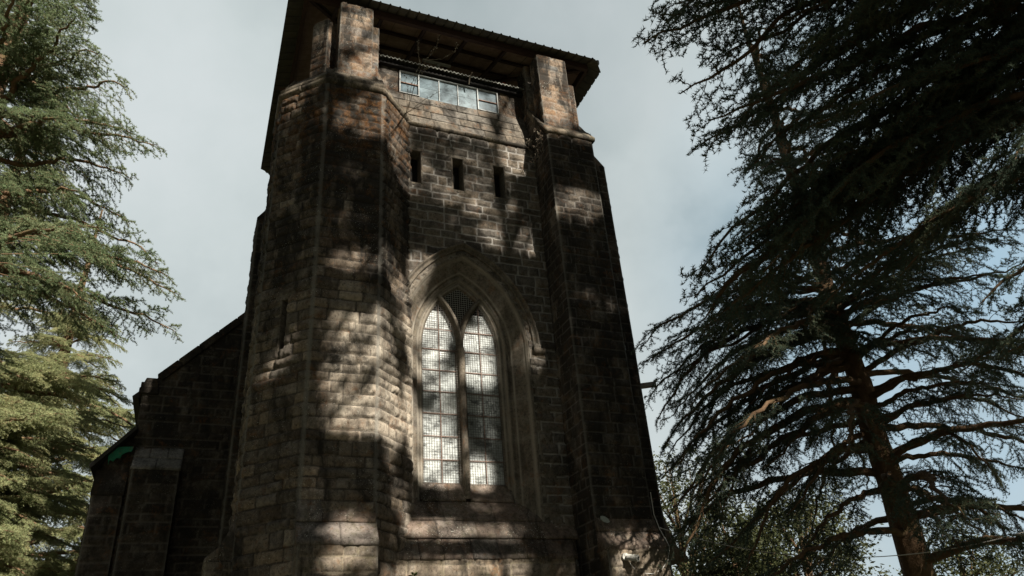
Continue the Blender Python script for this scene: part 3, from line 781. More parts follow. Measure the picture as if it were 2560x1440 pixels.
# ---------------------------------------------------------------- roof
RFX0, RFX1, RFY0, RFY1, RZ0 = .45, 8.9, -.82, 6.95, 16.74
RISE = .42; DEP = 3.2
def roof_pts(x, y):
    """height of the hipped sheet"""
    return np.minimum(np.minimum(x - RFX0, RFX1 - x), np.minimum(y - RFY0, RFY1 - y))
def corner(x, y, c=.38): return True
RF = empty('metal_roof', (4.7, 3.0, 16.7)); RF.parent = T; RF.matrix_parent_inverse = wm(T).inverted()
def rib(u):  # trapezoidal sheet profile
    p = (u / .245) % 1.0
    return .042 * np.clip(np.minimum(p - .38, .62 - p) / .07, 0, 1)
sheets = []; ceil = []
for ax in ('f', 'b', 'l', 'r'):
    n_u = 700 if ax in 'fb' else 640
    if ax in 'fb':
        us = np.linspace(RFX0, RFX1, n_u); du0, du1 = us - RFX0, RFX1 - us
    else:
        us = np.linspace(RFY0, RFY1, n_u); du0, du1 = us - RFY0, RFY1 - us
    lim = np.minimum(np.minimum(du0, du1), 3.885)
    st = np.maximum(.0, .38 - np.minimum(du0, du1))        # clipped corner: eave starts further in
    rows = []
    for k_ in range(9):
        t = k_ / 8
        d = st + np.maximum(lim - st, 0) * t
        z = RZ0 + d * RISE + rib(us) + (.0 if k_ else -.0)
        if ax == 'f': rows.append(np.stack([us, RFY0 + d, z], 1))
        if ax == 'b': rows.append(np.stack([us, RFY1 - d, z], 1))
        if ax == 'l': rows.append(np.stack([RFX0 + d, us, z], 1))
        if ax == 'r': rows.append(np.stack([RFX1 - d, us, z], 1))
    A = np.stack(rows); g = np.arange(9 * n_u).reshape(9, n_u)
    F = np.stack([g[:-1, :-1], g[:-1, 1:], g[1:, 1:], g[1:, :-1]], -1).reshape(-1, 4)
    B = []
    for k_ in range(2):
        d = np.maximum(np.where(k_ == 0, .47, lim), 0); d = np.minimum(d, np.maximum(lim, .0)); z = RZ0 + d * RISE - .018
        if ax == 'f': B.append(np.stack([us, RFY0 + d, z], 1))
        if ax == 'b': B.append(np.stack([us, RFY1 - d, z], 1))
        if ax == 'l': B.append(np.stack([RFX0 + d, us, z], 1))
        if ax == 'r': B.append(np.stack([RFX1 - d, us, z], 1))
    B = np.stack(B); ok_ = (lim > .47); g2 = np.arange(2 * n_u).reshape(2, n_u); F2 = np.stack([g2[:-1, :-1], g2[:-1, 1:], g2[1:, 1:], g2[1:, :-1]], -1).reshape(-1, 4)
    seam = ((us[:-1] / .62) % 1.0) > .025
    ceil.append((B.reshape(-1, 3), F2[(ok_[:-1] & ok_[1:] & seam)], {}))
    sheets.append((A.reshape(-1, 3), F, {}))
V, F, _ = join(sheets)
link('roof_sheet', npmesh('roof_sheet', V, F, M_sheet), RF)
V, F, _ = join(ceil)
link('ceiling_sheet', npmesh('ceiling_sheet', V, F, M_ceil), RF)
st_ = MB()
def rz(x, y): return RZ0 + float(roof_pts(x, y)) * RISE - .02
e_ = .42
for (x0, y0, x1, y1) in ((RFX0 + e_, RFY0 + e_, RFX1 - e_, RFY0 + e_), (RFX0 + e_, RFY1 - e_, RFX1 - e_, RFY1 - e_), (RFX0 + e_, RFY0 + e_, RFX0 + e_, RFY1 - e_), (RFX1 - e_, RFY0 + e_, RFX1 - e_, RFY1 - e_)):
    zb = rz((x0 + x1) / 2, y0) if y0 == y1 else rz(x0, (y0 + y1) / 2)
    if y0 == y1: st_.box(x0, x1, y0 - .05, y0 + .05, zb - .20, zb - .01)
    else: st_.box(x0 - .05, x0 + .05, y0 + .05, y1 - .05, zb - .20, zb - .01)
st_.build('eave_beam', M_steel, RF)
for d in (1.25, 2.1, 2.95):
    pu = MB(); z = RZ0 + d * RISE - .03
    pu.box(RFX0 + d, RFX1 - d, RFY0 + d - .035, RFY0 + d + .035, z - .08, z); pu.box(RFX0 + d, RFX1 - d, RFY1 - d - .035, RFY1 - d + .035, z - .08, z)
    pu.box(RFX0 + d - .035, RFX0 + d + .035, RFY0 + d + .036, RFY1 - d - .036, z - .08, z); pu.box(RFX1 - d - .035, RFX1 - d + .035, RFY0 + d + .036, RFY1 - d - .036, z - .08, z)
    pu.build('purlin', M_steel, RF)
for x in np.arange(1.6, 8.4, 1.12):
    lim = min(x - RFX0, RFX1 - x, 3.8)
    ra = MB(); ra.prism([(x - .04, RFY0 + .48, RZ0 + .48 * RISE - .12), (x - .04, RFY0 + lim, RZ0 + lim * RISE - .12), (x - .04, RFY0 + lim, RZ0 + lim * RISE - .22), (x - .04, RFY0 + .48, RZ0 + .48 * RISE - .22)], (0, 0, 0), (.08, 0, 0))
    ra.build('rafter', M_steel, RF)
for (xa, ya) in ((RFX0, RFY0), (RFX1, RFY0), (RFX0, RFY1), (RFX1, RFY1)):
    sx = 1 if xa == RFX0 else -1; sy = 1 if ya == RFY0 else -1
    hc = MB(); hc.tube([(xa + sx * .17, ya + sy * .17, RZ0 + .17 * RISE + .035), (xa + sx * 3.9, ya + sy * 3.9, RZ0 + 3.9 * RISE + .035)], .075, 6); hc.build('hip_cap', M_sheet, RF)
    hp = MB(); hp.tube([(xa + sx * .5, ya + sy * .5, RZ0 + .5 * RISE - .16), (xa + sx * 3.8, ya + sy * 3.8, RZ0 + 3.8 * RISE - .16)], .06, 4); hp.build('hip_rafter', M_steel, RF)
tb = MB(); tb.tube([(7.3, .25, 16.4), (7.3, 6.4, 16.4)], .05, 4); tb.tube([(1.6, .3, 16.6), (1.6, 6.4, 16.6)], .05, 4); tb.tube([(1.6, 3.2, 16.45), (7.3, 3.2, 16.45)], .06, 4)
tb.tube([(4.4, 3.2, 16.5), (4.4, 3.2, 18.2)], .05, 4); tb.tube([(7.3, 1.4, 16.45), (5.9, 3.1, 17.9)], .04, 4); tb.build('tie_beam', M_steel, RF)

# small fittings on the tower
wl = MB(); wl.tube([(6.50, .9, 16.05), (6.50, .9, 16.62)], .022, 6); wl.tube([(6.50, .9, 16.62), (6.50, .9, 16.74)], .06, 10)
wr_ = wl.build('warning_light', M_redp); tag(wr_, 'small red dome lamp on a post under the metal roof beside the right pier', 'lamp')
dm = MB(); dm.tube([(6.50, .9, 16.742), (6.50, .9, 16.83), (6.50, .9, 16.87)], .066, 12, .035); dm.build('dome', M_red, wr_)
rp_ = MB(); rp_.tube([(2.69, .2, 15.8), (2.69, .2, 16.35)], .022, 6); rp_.tube([(2.66, .2, 15.8), (2.78, .18, 15.78)], .02, 6); rp_.build('red_pipe', M_redp, T)
ft = MB(); ft.box(4.12, 4.92, .86, .93, 16.98, 17.03); flx = ft.build('strip_light', M_cam); tag(flx, 'white strip light hanging under the corrugated metal roof', 'lamp')
ft = MB(); ft.box(4.52, 4.60, .85, .94, 16.86, 16.979); ft.build('bracket', M_white, flx)
hb = MB(); hb.tube([(5.15, .18, 15.72), (5.16, .10, 15.92), (5.22, .05, 16.05)], .022, 6); hb.build('gutter_bracket', M_cop, T)
# floodlight behind the right buttress
p0 = at(1590, 967, 17.3); p1 = at(1634, 961, 17.3)
dirn = (p1 - p0) / np.linalg.norm(p1 - p0); p0 = p0 - dirn * .35
flb = MB(); upv = np.array([0, 0, 1.0]); sdv = np.cross(dirn, upv); sdv /= np.linalg.norm(sdv)
def bar(mb, a, b_, w, h):
    d = b_ - a; d = d / np.linalg.norm(d); s_ = np.cross(d, upv); s_ /= np.linalg.norm(s_); u2 = np.cross(s_, d)
    mb.add([a + s_*w*i + u2*h*j for i, j in ((-1,-1),(1,-1),(1,1),(-1,1))] + [b_ + s_*w*i + u2*h*j for i, j in ((-1,-1),(1,-1),(1,1),(-1,1))], [(0,3,2,1),(4,5,6,7),(0,1,5,4),(1,2,6,5),(2,3,7,6),(3,0,4,7)])
bar(flb, p0, p1, .07, .05); fo = flb.build('lamp_arm', M_lamp, bevel=.01); tag(fo, 'rusty grey metal lamp arm sticking out behind the right buttress', 'lamp')
fh = MB(); bar(fh, p1 + dirn * .001, p1 + dirn * .06, .09, .06); fh.build('lamp_head', M_white, fo, bevel=.01)
# security camera and its cable
sc = MB(); sc.tube([(7.08, -1.11, 3.66), (7.08, -1.16, 3.66)], .065, 12); sc.tube([(7.08, -1.16, 3.66), (7.11, -1.21, 3.64), (7.13, -1.24, 3.63)], .025, 8)
scm = sc.build('security_camera', M_cam); tag(scm, 'white bullet security camera on the base of the right buttress', 'camera')
sc = MB(); sc.tube([(7.10, -1.19, 3.645), (7.20, -1.34, 3.60)], .055, 14); sc.tube([(7.20, -1.341, 3.60), (7.207, -1.352, 3.597)], .060, 14); sc.build('camera_body', M_cam, scm, smooth=False)
sc = MB(); sc.tube([(7.2075, -1.3525, 3.597), (7.211, -1.357, 3.5955)], .034, 12); sc.build('lens', M_black, scm)
cb = MB(); cb.tube([(7.13, -1.13, 3.6), (7.2, -1.13, 3.5), (7.28, -1.12, 3.41), (7.4, -1.12, 3.385), (7.6, -1.12, 3.37), (7.8, -1.12, 3.44), (7.95, -1.13, 3.58), (8.02, -1.13, 3.74), (8.03, -1.145, 3.83), (8.03, -1.10, 3.92), (8.03, -.93, 4.18), (8.02, -.83, 4.48), (8.03, -.82, 4.9)], .009, 6)
tag(cb.build('cable', M_cable), 'white cable looping from the security camera up the buttress corner', 'cable')
ow = MB(); a = np.array([8.05, -.9, 4.22]); b_ = at(2620, 1312, 14.0)
p_ = [a + (b_ - a) * t + np.array([0, 0, -.5 * 4 * t * (1 - t)]) for t in np.linspace(0, 1, 24)]
ow.tube(p_, .007, 5); tag(ow.build('overhead_wire', M_cable), 'thin pale wire slung from the buttress to the right past the deodar trunk', 'wire')
li = MB(); rl_ = random.Random(8); c0 = np.array([6.93, -.845, 4.37]); e1 = np.array([1, 0, 0]); e2 = np.array([0, .36, .93])
li.prism([c0 + e1 * .085 * math.cos(t) * rl_.uniform(.85, 1.1) + e2 * .075 * math.sin(t) * rl_.uniform(.85, 1.1) - e1 * .03 * math.sin(t) for t in np.linspace(0, 2 * PI, 19)[:-1]], (0, -.012, 0), (0, .02, 0))
li.build('lichen_patch', M_lich, T)
#@@SPLIT
# ================================================================== NAVE
NV = empty('church_nave', (-1, 12, 0), 'dark unlit stone church nave with a raking gable left of the tower', 'church')
NY = 6.0
def rake(x): return 9.28 + (x + 1.32) * 1.07
masonry('west_wall', [panel((-1.66, NY), (1, 0), 2.7, 0, 11.8, 201, res=.035, amp=.035, keep=lambda c: c[:,2] < np.minimum(rake(c[:,0]), 99) + (c[:,0] < -1.3) * 0, margin=0),
                      panel((-2.20, NY + .05), (1, 0), .56, 0, 7.9, 202, res=.04, amp=.04, keep=lambda c: c[:,2] < 7.75 + (c[:,0] + 1.66) * 1.2, margin=0)], M_nave, NV)
rk = MB(); d_ = np.array([1, 0, 1.07]); d_ = d_ / np.linalg.norm(d_); n2 = np.array([-d_[2], 0, d_[0]])
a = np.array([-1.34, 0, 9.26]); L_ = 3.4; q = 0
while q < L_:
    w = .62; rk.prism([a + d_ * q - n2 * .12, a + d_ * (q + w - .01) - n2 * .12, a + d_ * (q + w - .01) + n2 * .08, a + d_ * q + n2 * .08], (0, NY - .09, 0), (0, NY + .35, 0)); q += w
rk.build('gable_coping', M_nave, NV, bevel=.02)
kn = MB(); kn.box(-1.74, -1.30, NY - .10, NY + .4, 8.80, 8.95); kn.box(-1.72, -1.33, NY - .08, NY + .4, 8.951, 9.10); kn.prism([(-1.66, 0, 9.101), (-1.34, 0, 9.101), (-1.38, 0, 9.22), (-1.62, 0, 9.22)], (0, NY - .07, 0), (0, NY + .4, 0))
kn.build('kneeler', M_nave, NV, bevel=.015)
masonry('nave_buttress', [panel((-1.55, NY - .45), (1, 0), 1.0, 0, 6.86, 203, res=.035, amp=.03), panel((-1.55, NY), (0, -1), .45, 0, 6.86, 204, res=.035, margin=0), panel((-.55, NY - .45), (0, 1), .45, 0, 6.86, 205, res=.05, margin=0)], M_nave, NV)
M_nslab = stone_mat('nave weathering', [(.2, .19, .17), (.26, .25, .235), (.17, .16, .15)], crust=.8, crustlo=.5, crusthi=.66, speck=.8, bump=.25)
masonry('buttress_weathering', [strip((-1.58, NY, 0), (1, 0), [(-.05, 7.46), (.03, 7.46), (.20, 7.20), (.20, 7.16), (-.05, 7.16)], 0, 1.06, 206, (.3, .4)),
                                strip((-1.58, NY, 0), (1, 0), [(-.05, 7.155), (.21, 7.155), (.50, 6.87), (.50, 6.81), (-.05, 6.81)], 0, 1.06, 207, (.48, .56))], M_nslab, NV)
ar = MB(); ar.prism([(-1.60, 0, 7.92), (-2.44, 0, 6.92), (-2.40, 0, 6.84), (-1.60, 0, 7.80)], (0, NY - .35, 0), (0, 25, 0)); ar.build('aisle_roof', M_slate, NV)
gb = MB(); gb.prism([(-2.15, 0, 7.39), (-1.62, 0, 7.43), (-1.64, 0, 7.32), (-1.74, 0, 7.29), (-1.83, 0, 7.23), (-1.86, 0, 7.15), (-1.94, 0, 7.14), (-1.99, 0, 7.06), (-2.07, 0, 7.10), (-2.08, 0, 6.98)], (0, NY - .16, 0), (0, NY - .12, 0)); gb.build('fascia_board', M_greenb, NV)
masonry('aisle_wall', [panel((-2.20, 25), (0, -1), 19, 0, 7.2, 208, res=.12, margin=0), panel((-2.28, NY - .18), (1, 0), .62, 0, 6.3, 209, res=.04, amp=.04), panel((-2.28, NY + .3), (0, -1), .48, 0, 6.3, 210, res=.04, margin=0)], M_nave, NV)
ns3 = MB(); ns3.prism([(0, NY + .06, 6.9), (0, NY - .02, 6.9), (0, NY - .22, 6.34), (0, NY - .22, 6.28), (0, NY + .06, 6.28)], (-2.31, 0, 0), (-1.64, 0, 0)); ns3.build('aisle_weathering', M_nave, NV)
nb = MB(); nb.prism([(-1.6, 0, 8.9), (-1.6, 0, 0), (9.9, 0, 0), (9.9, 0, 8.9), (4.2, 0, 14.9)], (0, NY + 1.5, 0), (0, 26, 0)); nb.build('nave_body', M_nave, NV)
nr = MB(); nr.prism([(-1.75, 0, 8.8), (4.2, 0, 15.1), (4.2, 0, 15.25), (-1.9, 0, 8.85)], (0, NY + .3, 0), (0, 26.2, 0)); nr.prism([(10.05, 0, 8.8), (4.2, 0, 15.1), (4.2, 0, 15.25), (10.2, 0, 8.85)], (0, 7.5, 0), (0, 26.2, 0)); nr.build('nave_roof', M_slate, NV)

# ================================================================== PLANTS ON THE STONE
def shrub(name, base, stems, label, cat='shrub', r=.006, buds=1.0):
    root = empty(name, base, label, cat)
    tw = MB(); bd = MB(); rb = random.Random(len(stems))
    for st in stems:
        pts = [np.array(p) for p in st]; P = []
        for i in range(len(pts) - 1):
            for t in np.linspace(0, 1, 6)[:-1]:
                P.append(pts[i] + (pts[i+1] - pts[i]) * t + np.array([rb.uniform(-1, 1), rb.uniform(-1, 1), rb.uniform(-1, 1)]) * .012)
        P.append(pts[-1]); tw.tube(P, r, 5, r * .35)
        for p in P[len(P) // 2:]:
            for _ in range(2):
                if rb.random() < buds:
                    c = p + np.array([rb.gauss(0, .018), rb.gauss(0, .018), rb.gauss(0, .018)]); s = rb.uniform(.008, .016)
                    tw.add([c + np.array(v) * s for v in ((1,0,0),(-1,0,0),(0,1,0),(0,-1,0),(0,0,1.2),(0,0,-1.2))], [(0,2,4),(2,1,4),(1,3,4),(3,0,4),(2,0,5),(1,2,5),(3,1,5),(0,3,5)])
    tw.build('stem', M_stem, root)
    return root
b0 = np.array([3.42, -.03, 14.05])
def A_(px, py, d=15.9): return at(px, py, d)
shrub('twiggy_shrub', tuple(b0), [[b0, A_(1030, 210), A_(1050, 160)], [A_(1050, 160), A_(1046, 130), A_(1045, 102)], [b0 + .02, A_(1040, 200), A_(1065, 150), A_(1090, 120), A_(1098, 86)],
      [A_(1065, 150), A_(1105, 148), A_(1135, 130), A_(1145, 111)], [b0, A_(1020, 230), A_(1012, 190)], [b0, A_(1060, 250), A_(1100, 228)], [b0, A_(1055, 262), A_(1110, 262)], [b0, A_(1035, 220), A_(1062, 175), A_(1075, 165)]],
      'leafless twiggy shrub with pale buds growing in front of the belfry windows')
v0 = np.array([6.70, -.35, 13.3])
rv = random.Random(4); stv = []
for i in range(16):
    p = v0 + np.array([rv.uniform(-.06, 0), rv.uniform(-.4, .3), rv.uniform(-.2, .9)]); stv.append([p, p + np.array([rv.uniform(-.14, -.02), rv.uniform(-.16, .05), rv.uniform(-.05, .2)]), p + np.array([rv.uniform(-.22, -.05), rv.uniform(-.25, .1), rv.uniform(-.2, .25)])])
shrub('climbing_plant', tuple(v0), stv, 'pale leaved climber clinging to the dark side of the right buttress under its coping', 'climber', .004, .8)
def tuft(name, c, n, ln, label, mat, seed, up=1.0):
    rt_ = random.Random(seed); mb = MB()
    for i in range(n):
        a = rt_.uniform(0, 2 * PI); l = ln * rt_.uniform(.5, 1); d = np.array([math.cos(a), math.sin(a) * .8 - .35, rt_.uniform(.2, 1.2) * up]); d /= np.linalg.norm(d)
        s_ = np.cross(d, (0, 0, 1)); s_ /= np.linalg.norm(s_); c_ = np.array(c)
        mb.add([c_, c_ + d * l * .5 + s_ * .012, c_ + d * l + np.array([0, 0, -l * .3]), c_ + d * l * .5 - s_ * .012], [(0, 1, 2, 3)])
    tag(mb.build(name, mat), label, 'plant')
tuft('fern_tuft', (3.47, -.33, 3.52), 34, .16, 'small green tuft sprouting from the wall below the window ledge', M_bright, 1)
tuft('grass_tuft', (.62, .05, 13.98), 40, .22, 'dry grass tuft on the left end of the turret coping', M_twig, 2)

# ================================================================== TREES
def tubes_np(polys, k=5):
    """many tapered tubes in one go: list of (pts, radii)"""
    V = []; F = []; o = 0
    ang = np.arange(k) * 2 * PI / k; ca, sa = np.cos(ang), np.sin(ang)
    for P, R in polys:
        P = np.asarray(P); n = len(P)
        T_ = np.gradient(P, axis=0); T_ /= np.linalg.norm(T_, axis=1)[:, None] + 1e-9
        ref = np.where(np.abs(T_[:, 2:3]) < .9, np.array([[0, 0, 1.0]]), np.array([[1.0, 0, 0]]))
        U = np.cross(T_, ref); U /= np.linalg.norm(U, axis=1)[:, None]; Wv = np.cross(T_, U)
        ring_ = P[:, None] + np.asarray(R)[:, None, None] * (ca[None, :, None] * U[:, None] + sa[None, :, None] * Wv[:, None])
        V.append(ring_.reshape(-1, 3)); g = np.arange(n * k).reshape(n, k) + o; g2 = np.roll(g, -1, 1)
        F.append(np.stack([g[:-1], g2[:-1], g2[1:], g[1:]], -1).reshape(-1, 4)); o += n * k
    return np.concatenate(V), np.concatenate(F)
def needles(P, rs, n=6, ln=(.028, .046), w=.0055, up=.5):
    """rosettes of needles at points P"""
    k_ = len(P) * n
    C = np.repeat(P, n, 0); D = rs.normal(size=(k_, 3)); D[:, 2] = D[:, 2] * .8 + up; D /= np.linalg.norm(D, axis=1)[:, None]
    Sd = np.cross(D, rs.normal(size=(k_, 3))); Sd /= np.linalg.norm(Sd, axis=1)[:, None] + 1e-9
    l = rs.uniform(ln[0], ln[1], (k_, 1)); ww = w * rs.uniform(.7, 1.3, (k_, 1))
    V = np.stack([C - Sd * ww, C + Sd * ww, C + D * l], 1).reshape(-1, 3)
    return V, np.arange(k_ * 3).reshape(-1, 3)
def limb_proto(seed, L=5.0, lush=1.0, bare=.15, arch=.10, hang=.12, r0=.075, spread=1.0, nn=10, twsp=.055, needle=(.035, .062), nw=.0055):
    rs = np.random.RandomState(seed); wood = []; pts = []
    n = 26; t = np.linspace(0, 1, n)
    wob = np.cumsum(rs.normal(size=(n, 3)), 0) * np.array([0, .045, .03]); wob -= wob[0] + (wob[-1] - wob[0]) * t[:, None]
    M = np.stack([L * t, np.zeros(n), arch * L * 4 * t * (1 - t)], 1) + wob
    R = r0 * (1 - t) ** .8 + .006
    wood.append((M, R))
    def along(P, s): 
        f = s * (len(P) - 1); i = np.minimum(f.astype(int), len(P) - 2); return P[i] + (P[i+1] - P[i]) * (f - i)[:, None]
    s = bare; sd = 1
    while s < .99:
        p = along(M, np.array([s]))[0]; i = min(int(s * (n - 1)), n - 2); tg = M[i+1] - M[i]; tg /= np.linalg.norm(tg)
        l2 = (L * .36 * (1 - s) ** .75 * (.35 + .65 * min(1, (s - bare) / .22 + .3)) + .22) * rs.uniform(.55, 1.1) * spread
        a = math.radians(rs.uniform(38, 66)) * sd
        d = np.array([tg[0] * math.cos(a) - tg[1] * math.sin(a), tg[0] * math.sin(a) + tg[1] * math.cos(a), tg[2] * .5 + rs.uniform(-.22, .22)]); d /= np.linalg.norm(d)
        m2 = 10; t2 = np.linspace(0, 1, m2)[:, None]
        w2 = np.cumsum(rs.normal(size=(m2, 3)), 0) * .018 * l2
        curl = np.array([math.cos(a * .3), math.sin(a * .3), 0])
        B = p + d * l2 * t2 * (1 - .25 * t2) + curl * l2 * .25 * t2 ** 2 + np.array([0, 0, -1.0]) * hang * l2 * t2 ** 2 * rs.uniform(.3, 1.9) + w2 - w2[0]
        wood.append((B, np.linspace(max(.006, (.12 + .16 * (1 - lush)) * r0 * (1 - s) + .004), .0025, m2)))
        s3 = rs.uniform(.08, .2) if rs.rand() < lush else rs.uniform(.3, .6); sd3 = 1
        while s3 < 1:
            q = along(B, np.array([s3]))[0]; i3 = min(int(s3 * (m2 - 1)), m2 - 2); tg3 = B[i3+1] - B[i3]; tg3 /= np.linalg.norm(tg3)
            l3 = (.10 + .30 * (1 - s3 * .75) * min(1, l2)) * rs.uniform(.5, 1.15)
            a3 = math.radians(rs.uniform(35, 70)) * sd3
            d3 = np.array([tg3[0] * math.cos(a3) - tg3[1] * math.sin(a3), tg3[0] * math.sin(a3) + tg3[1] * math.cos(a3), tg3[2] * .6 + rs.uniform(-.35, .3)]); d3 /= np.linalg.norm(d3)
            t3 = np.linspace(0, 1, 4)[:, None]
            Cc = q + d3 * l3 * t3 + np.array([0, 0, -1.0]) * .28 * l3 * t3 ** 2
            wood.append((Cc, np.linspace(.0032, .0016, 4)))
            k_ = max(3, int(l3 / .028)); pts.append(along(Cc, np.linspace(.12, .999, k_)))
            s3 += twsp / l2 * rs.uniform(.7, 1.4); sd3 = -sd3
        k_ = max(3, int(l2 * .6 / .03)); pts.append(along(B, np.linspace(.35, .999, k_)))
        s += .125 / L * rs.uniform(.7, 1.4) / max(.6, lush ** .5); sd = -sd
    pts.append(along(M, np.linspace(.7, .999, 30)))
    P = np.concatenate(pts); P = P + rs.normal(size=P.shape) * .006
    wv, wf = tubes_np(wood[:1], 7); wv2, wf2 = tubes_np(wood[1:], 4)
    wv = wv + (np.stack([fbm(wv * 9, seed + q, 2) for q in range(3)], 1) - .5) * .03 * np.clip(1 - wv[:, :1] / L, .15, 1)
    Vw = np.concatenate([wv, wv2]); Fw = np.concatenate([wf, wf2 + len(wv)])
    Vn, Fn = needles(P, rs, nn, needle, nw)
    return dict(L=L, wood=(Vw, Fw), leaf=(Vn, Fn))
PROTO = []
for i, kw in enumerate([dict(arch=.07), dict(arch=.10, hang=.2), dict(arch=.05, spread=1.15), dict(arch=.12, hang=.16, spread=.9), dict(arch=.08, hang=.25),
                        dict(arch=.10, lush=.5, bare=.30, hang=.3, r0=.075, twsp=.06, nn=8), dict(arch=.14, lush=.4, bare=.34, hang=.35, r0=.08, twsp=.065, nn=8), dict(arch=.06, lush=.55, bare=.26, hang=.25, r0=.07, twsp=.06, nn=8),
                        dict(arch=.07, twsp=.08, nn=8, r0=.06), dict(arch=.11, hang=.2, twsp=.085, nn=8, r0=.06), dict(arch=.05, spread=1.2, twsp=.08, nn=8, r0=.065), dict(arch=.13, hang=.2, lush=.8, twsp=.085, nn=8, r0=.06), dict(arch=.08, hang=.25, lush=.7, bare=.22, twsp=.085, nn=8), dict(arch=.05, hang=.3, lush=.6, bare=.28, r0=.14, twsp=.085, nn=8)]):
    PROTO.append(limb_proto(300 + i, **kw))
MESHES = {}
M_bark_l = simple('sunlit deodar bark', (.19, .115, .07), .95, .45, 7, col2=(.15, .12, .05), lo=.52, hi=.7, bump=.9)  # bark of the left trees, lightened in colour to look sunlit
def limb_mesh(i, leaf):
    key = (i, leaf.name)
    if key not in MESHES:
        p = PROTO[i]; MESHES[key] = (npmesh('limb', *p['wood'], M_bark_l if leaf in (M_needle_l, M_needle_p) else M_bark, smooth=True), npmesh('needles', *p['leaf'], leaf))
    return MESHES[key]
def add_limb(tree, base, tip, i, leaf, roll=0.0, thick=1.0):
    base = np.array(base, float); tip = np.array(tip, float); d = tip - base; l = np.linalg.norm(d)
    x = Vector(d / l); z = Vector((0, 0, 1)); y = z.cross(x)
    if y.length < 1e-3: y = Vector((0, 1, 0))
    y.normalize(); z = x.cross(y)
    M = Matrix((x, y, z)).transposed().to_4x4() @ Matrix.Rotation(roll, 4, 'X')
    s = l / PROTO[i]['L']; sy = max(.75, min(1.25, s))
    M = Matrix.Translation(Vector(base - np.array(tree.location))) @ M @ Matrix.Diagonal((s, sy, sy * thick, 1))
    mw, ml = limb_mesh(i, leaf)
    o = bpy.data.objects.new('limb', mw); COL.objects.link(o); o.parent = tree; o.matrix_basis = M
    f = bpy.data.objects.new('needles', ml); COL.objects.link(f); f.parent = o
    return o
def trunk(tree, x, y, h, r, seed, lean=(0, 0), z0=-.2):
    rs = np.random.RandomState(seed); n = 60; t = np.linspace(0, 1, n)
    P = np.stack([x + lean[0] * t + .05 * np.cumsum(rs.normal(size=n)) * .25, y + lean[1] * t + .05 * np.cumsum(rs.normal(size=n)) * .25, z0 + (h - z0) * t], 1)
    R = r * ((1 - t) ** .85 * .93 + .07) * (1 + .6 * np.exp(-t * h / .7))
    V, F = tubes_np([(P, R)], 40)
    C = np.repeat(P, 40, 0); q = V - C
    f = fbm(V * np.array([5, 5, 1.3]), seed, 4) - .5; f2 = vnoise(V * np.array([13, 13, 3.0]), seed + 5) - .5
    V = C + q * (1 + .30 * f + .16 * f2)[:, None]
    link('trunk', npmesh('trunk', V, F, M_bark, smooth=True), tree)
    return lambda z: P[np.clip(int((z - z0) / (h - z0) * (n - 1)), 0, n - 1)]
def deodar(name, x, y, h, r, label, leaf, seed, tiers, z_lo, z_hi, rad, drop, protos, skip=None, group=None, lean=(0, 0)):
    tr = empty(name, (x, y, 0), label, 'tree', group)
    ax = trunk(tr, x, y, h, r, seed, lean)
    rs = random.Random(seed); az = rs.uniform(0, 6)
    for i in range(tiers):
        z = z_lo + (z_hi - z_lo) * (i + rs.uniform(-.3, .3)) / tiers
        az += 2.399 + rs.uniform(-.4, .4); l = rad(z) * rs.uniform(.78, 1.1); b = ax(max(z, 0)).copy(); b[2] = z
        tip = b + np.array([math.cos(az) * l, math.sin(az) * l, -drop(z) * l * rs.uniform(.6, 1.4)])
        if skip and skip(b, tip): continue
        add_limb(tr, b, tip, rs.choice(protos), leaf, rs.uniform(-.25, .25))
    return tr, ax
def pix(P):
    q = RW @ (np.asarray(P) - CAM); return 1280 - q[0] / q[2] * FPX, 720 + q[1] / q[2] * FPX
def bad_left(t):      # this tree stops short of the gable and the frame's lower edge
    x, y = pix(t)
    if (x > 250 and y > 845) or y > 1180: return True
    if x > float(np.interp(y, [-100, 0, 130, 215, 350, 450, 560, 640, 740, 830], [110, 190, 250, 310, 385, 330, 325, 395, 440, 425])) - 12: return True
    return False
def bad_old(t):
    x, y = pix(t); return (x < 1730 and y < 850) or (x < 1880 and y < 640) or x < 1600
# --- big sunlit deodar on the left
tp = at(-190, 700, 13.5)
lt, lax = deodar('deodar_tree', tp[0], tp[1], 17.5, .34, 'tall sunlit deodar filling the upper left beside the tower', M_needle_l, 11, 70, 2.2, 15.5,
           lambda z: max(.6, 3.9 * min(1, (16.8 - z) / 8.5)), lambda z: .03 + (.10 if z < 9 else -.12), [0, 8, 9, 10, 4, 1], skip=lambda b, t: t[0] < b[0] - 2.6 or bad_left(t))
for px, py, d, dz in [(452, 738, 13.2, .7), (440, 830, 13.6, .5), (395, 362, 13, .5), (398, 660, 13.4, .5), (330, 335, 13, .4), (325, 560, 13.6, .3), (330, 450, 13.2, .3), (420, 690, 12.9, .5), (250, 130, 13.4, -.3), (190, 40, 13.2, -.5),
                      (300, 850, 13.4, .4), (320, 215, 13.3, .0), (280, 640, 12.7, .3), (120, -60, 13.3, -.6), (200, 480, 12.5, .2), (230, 760, 12.4, .3), (180, 300, 12.6, .0)]:
    t = at(px, py, d); b = lax(t[2] + dz).copy(); b[2] = t[2] + dz
    add_limb(lt, b, t, random.Random(px).choice([0, 1, 8, 9, 10]), M_needle_l, random.Random(py).uniform(-.25, .25))
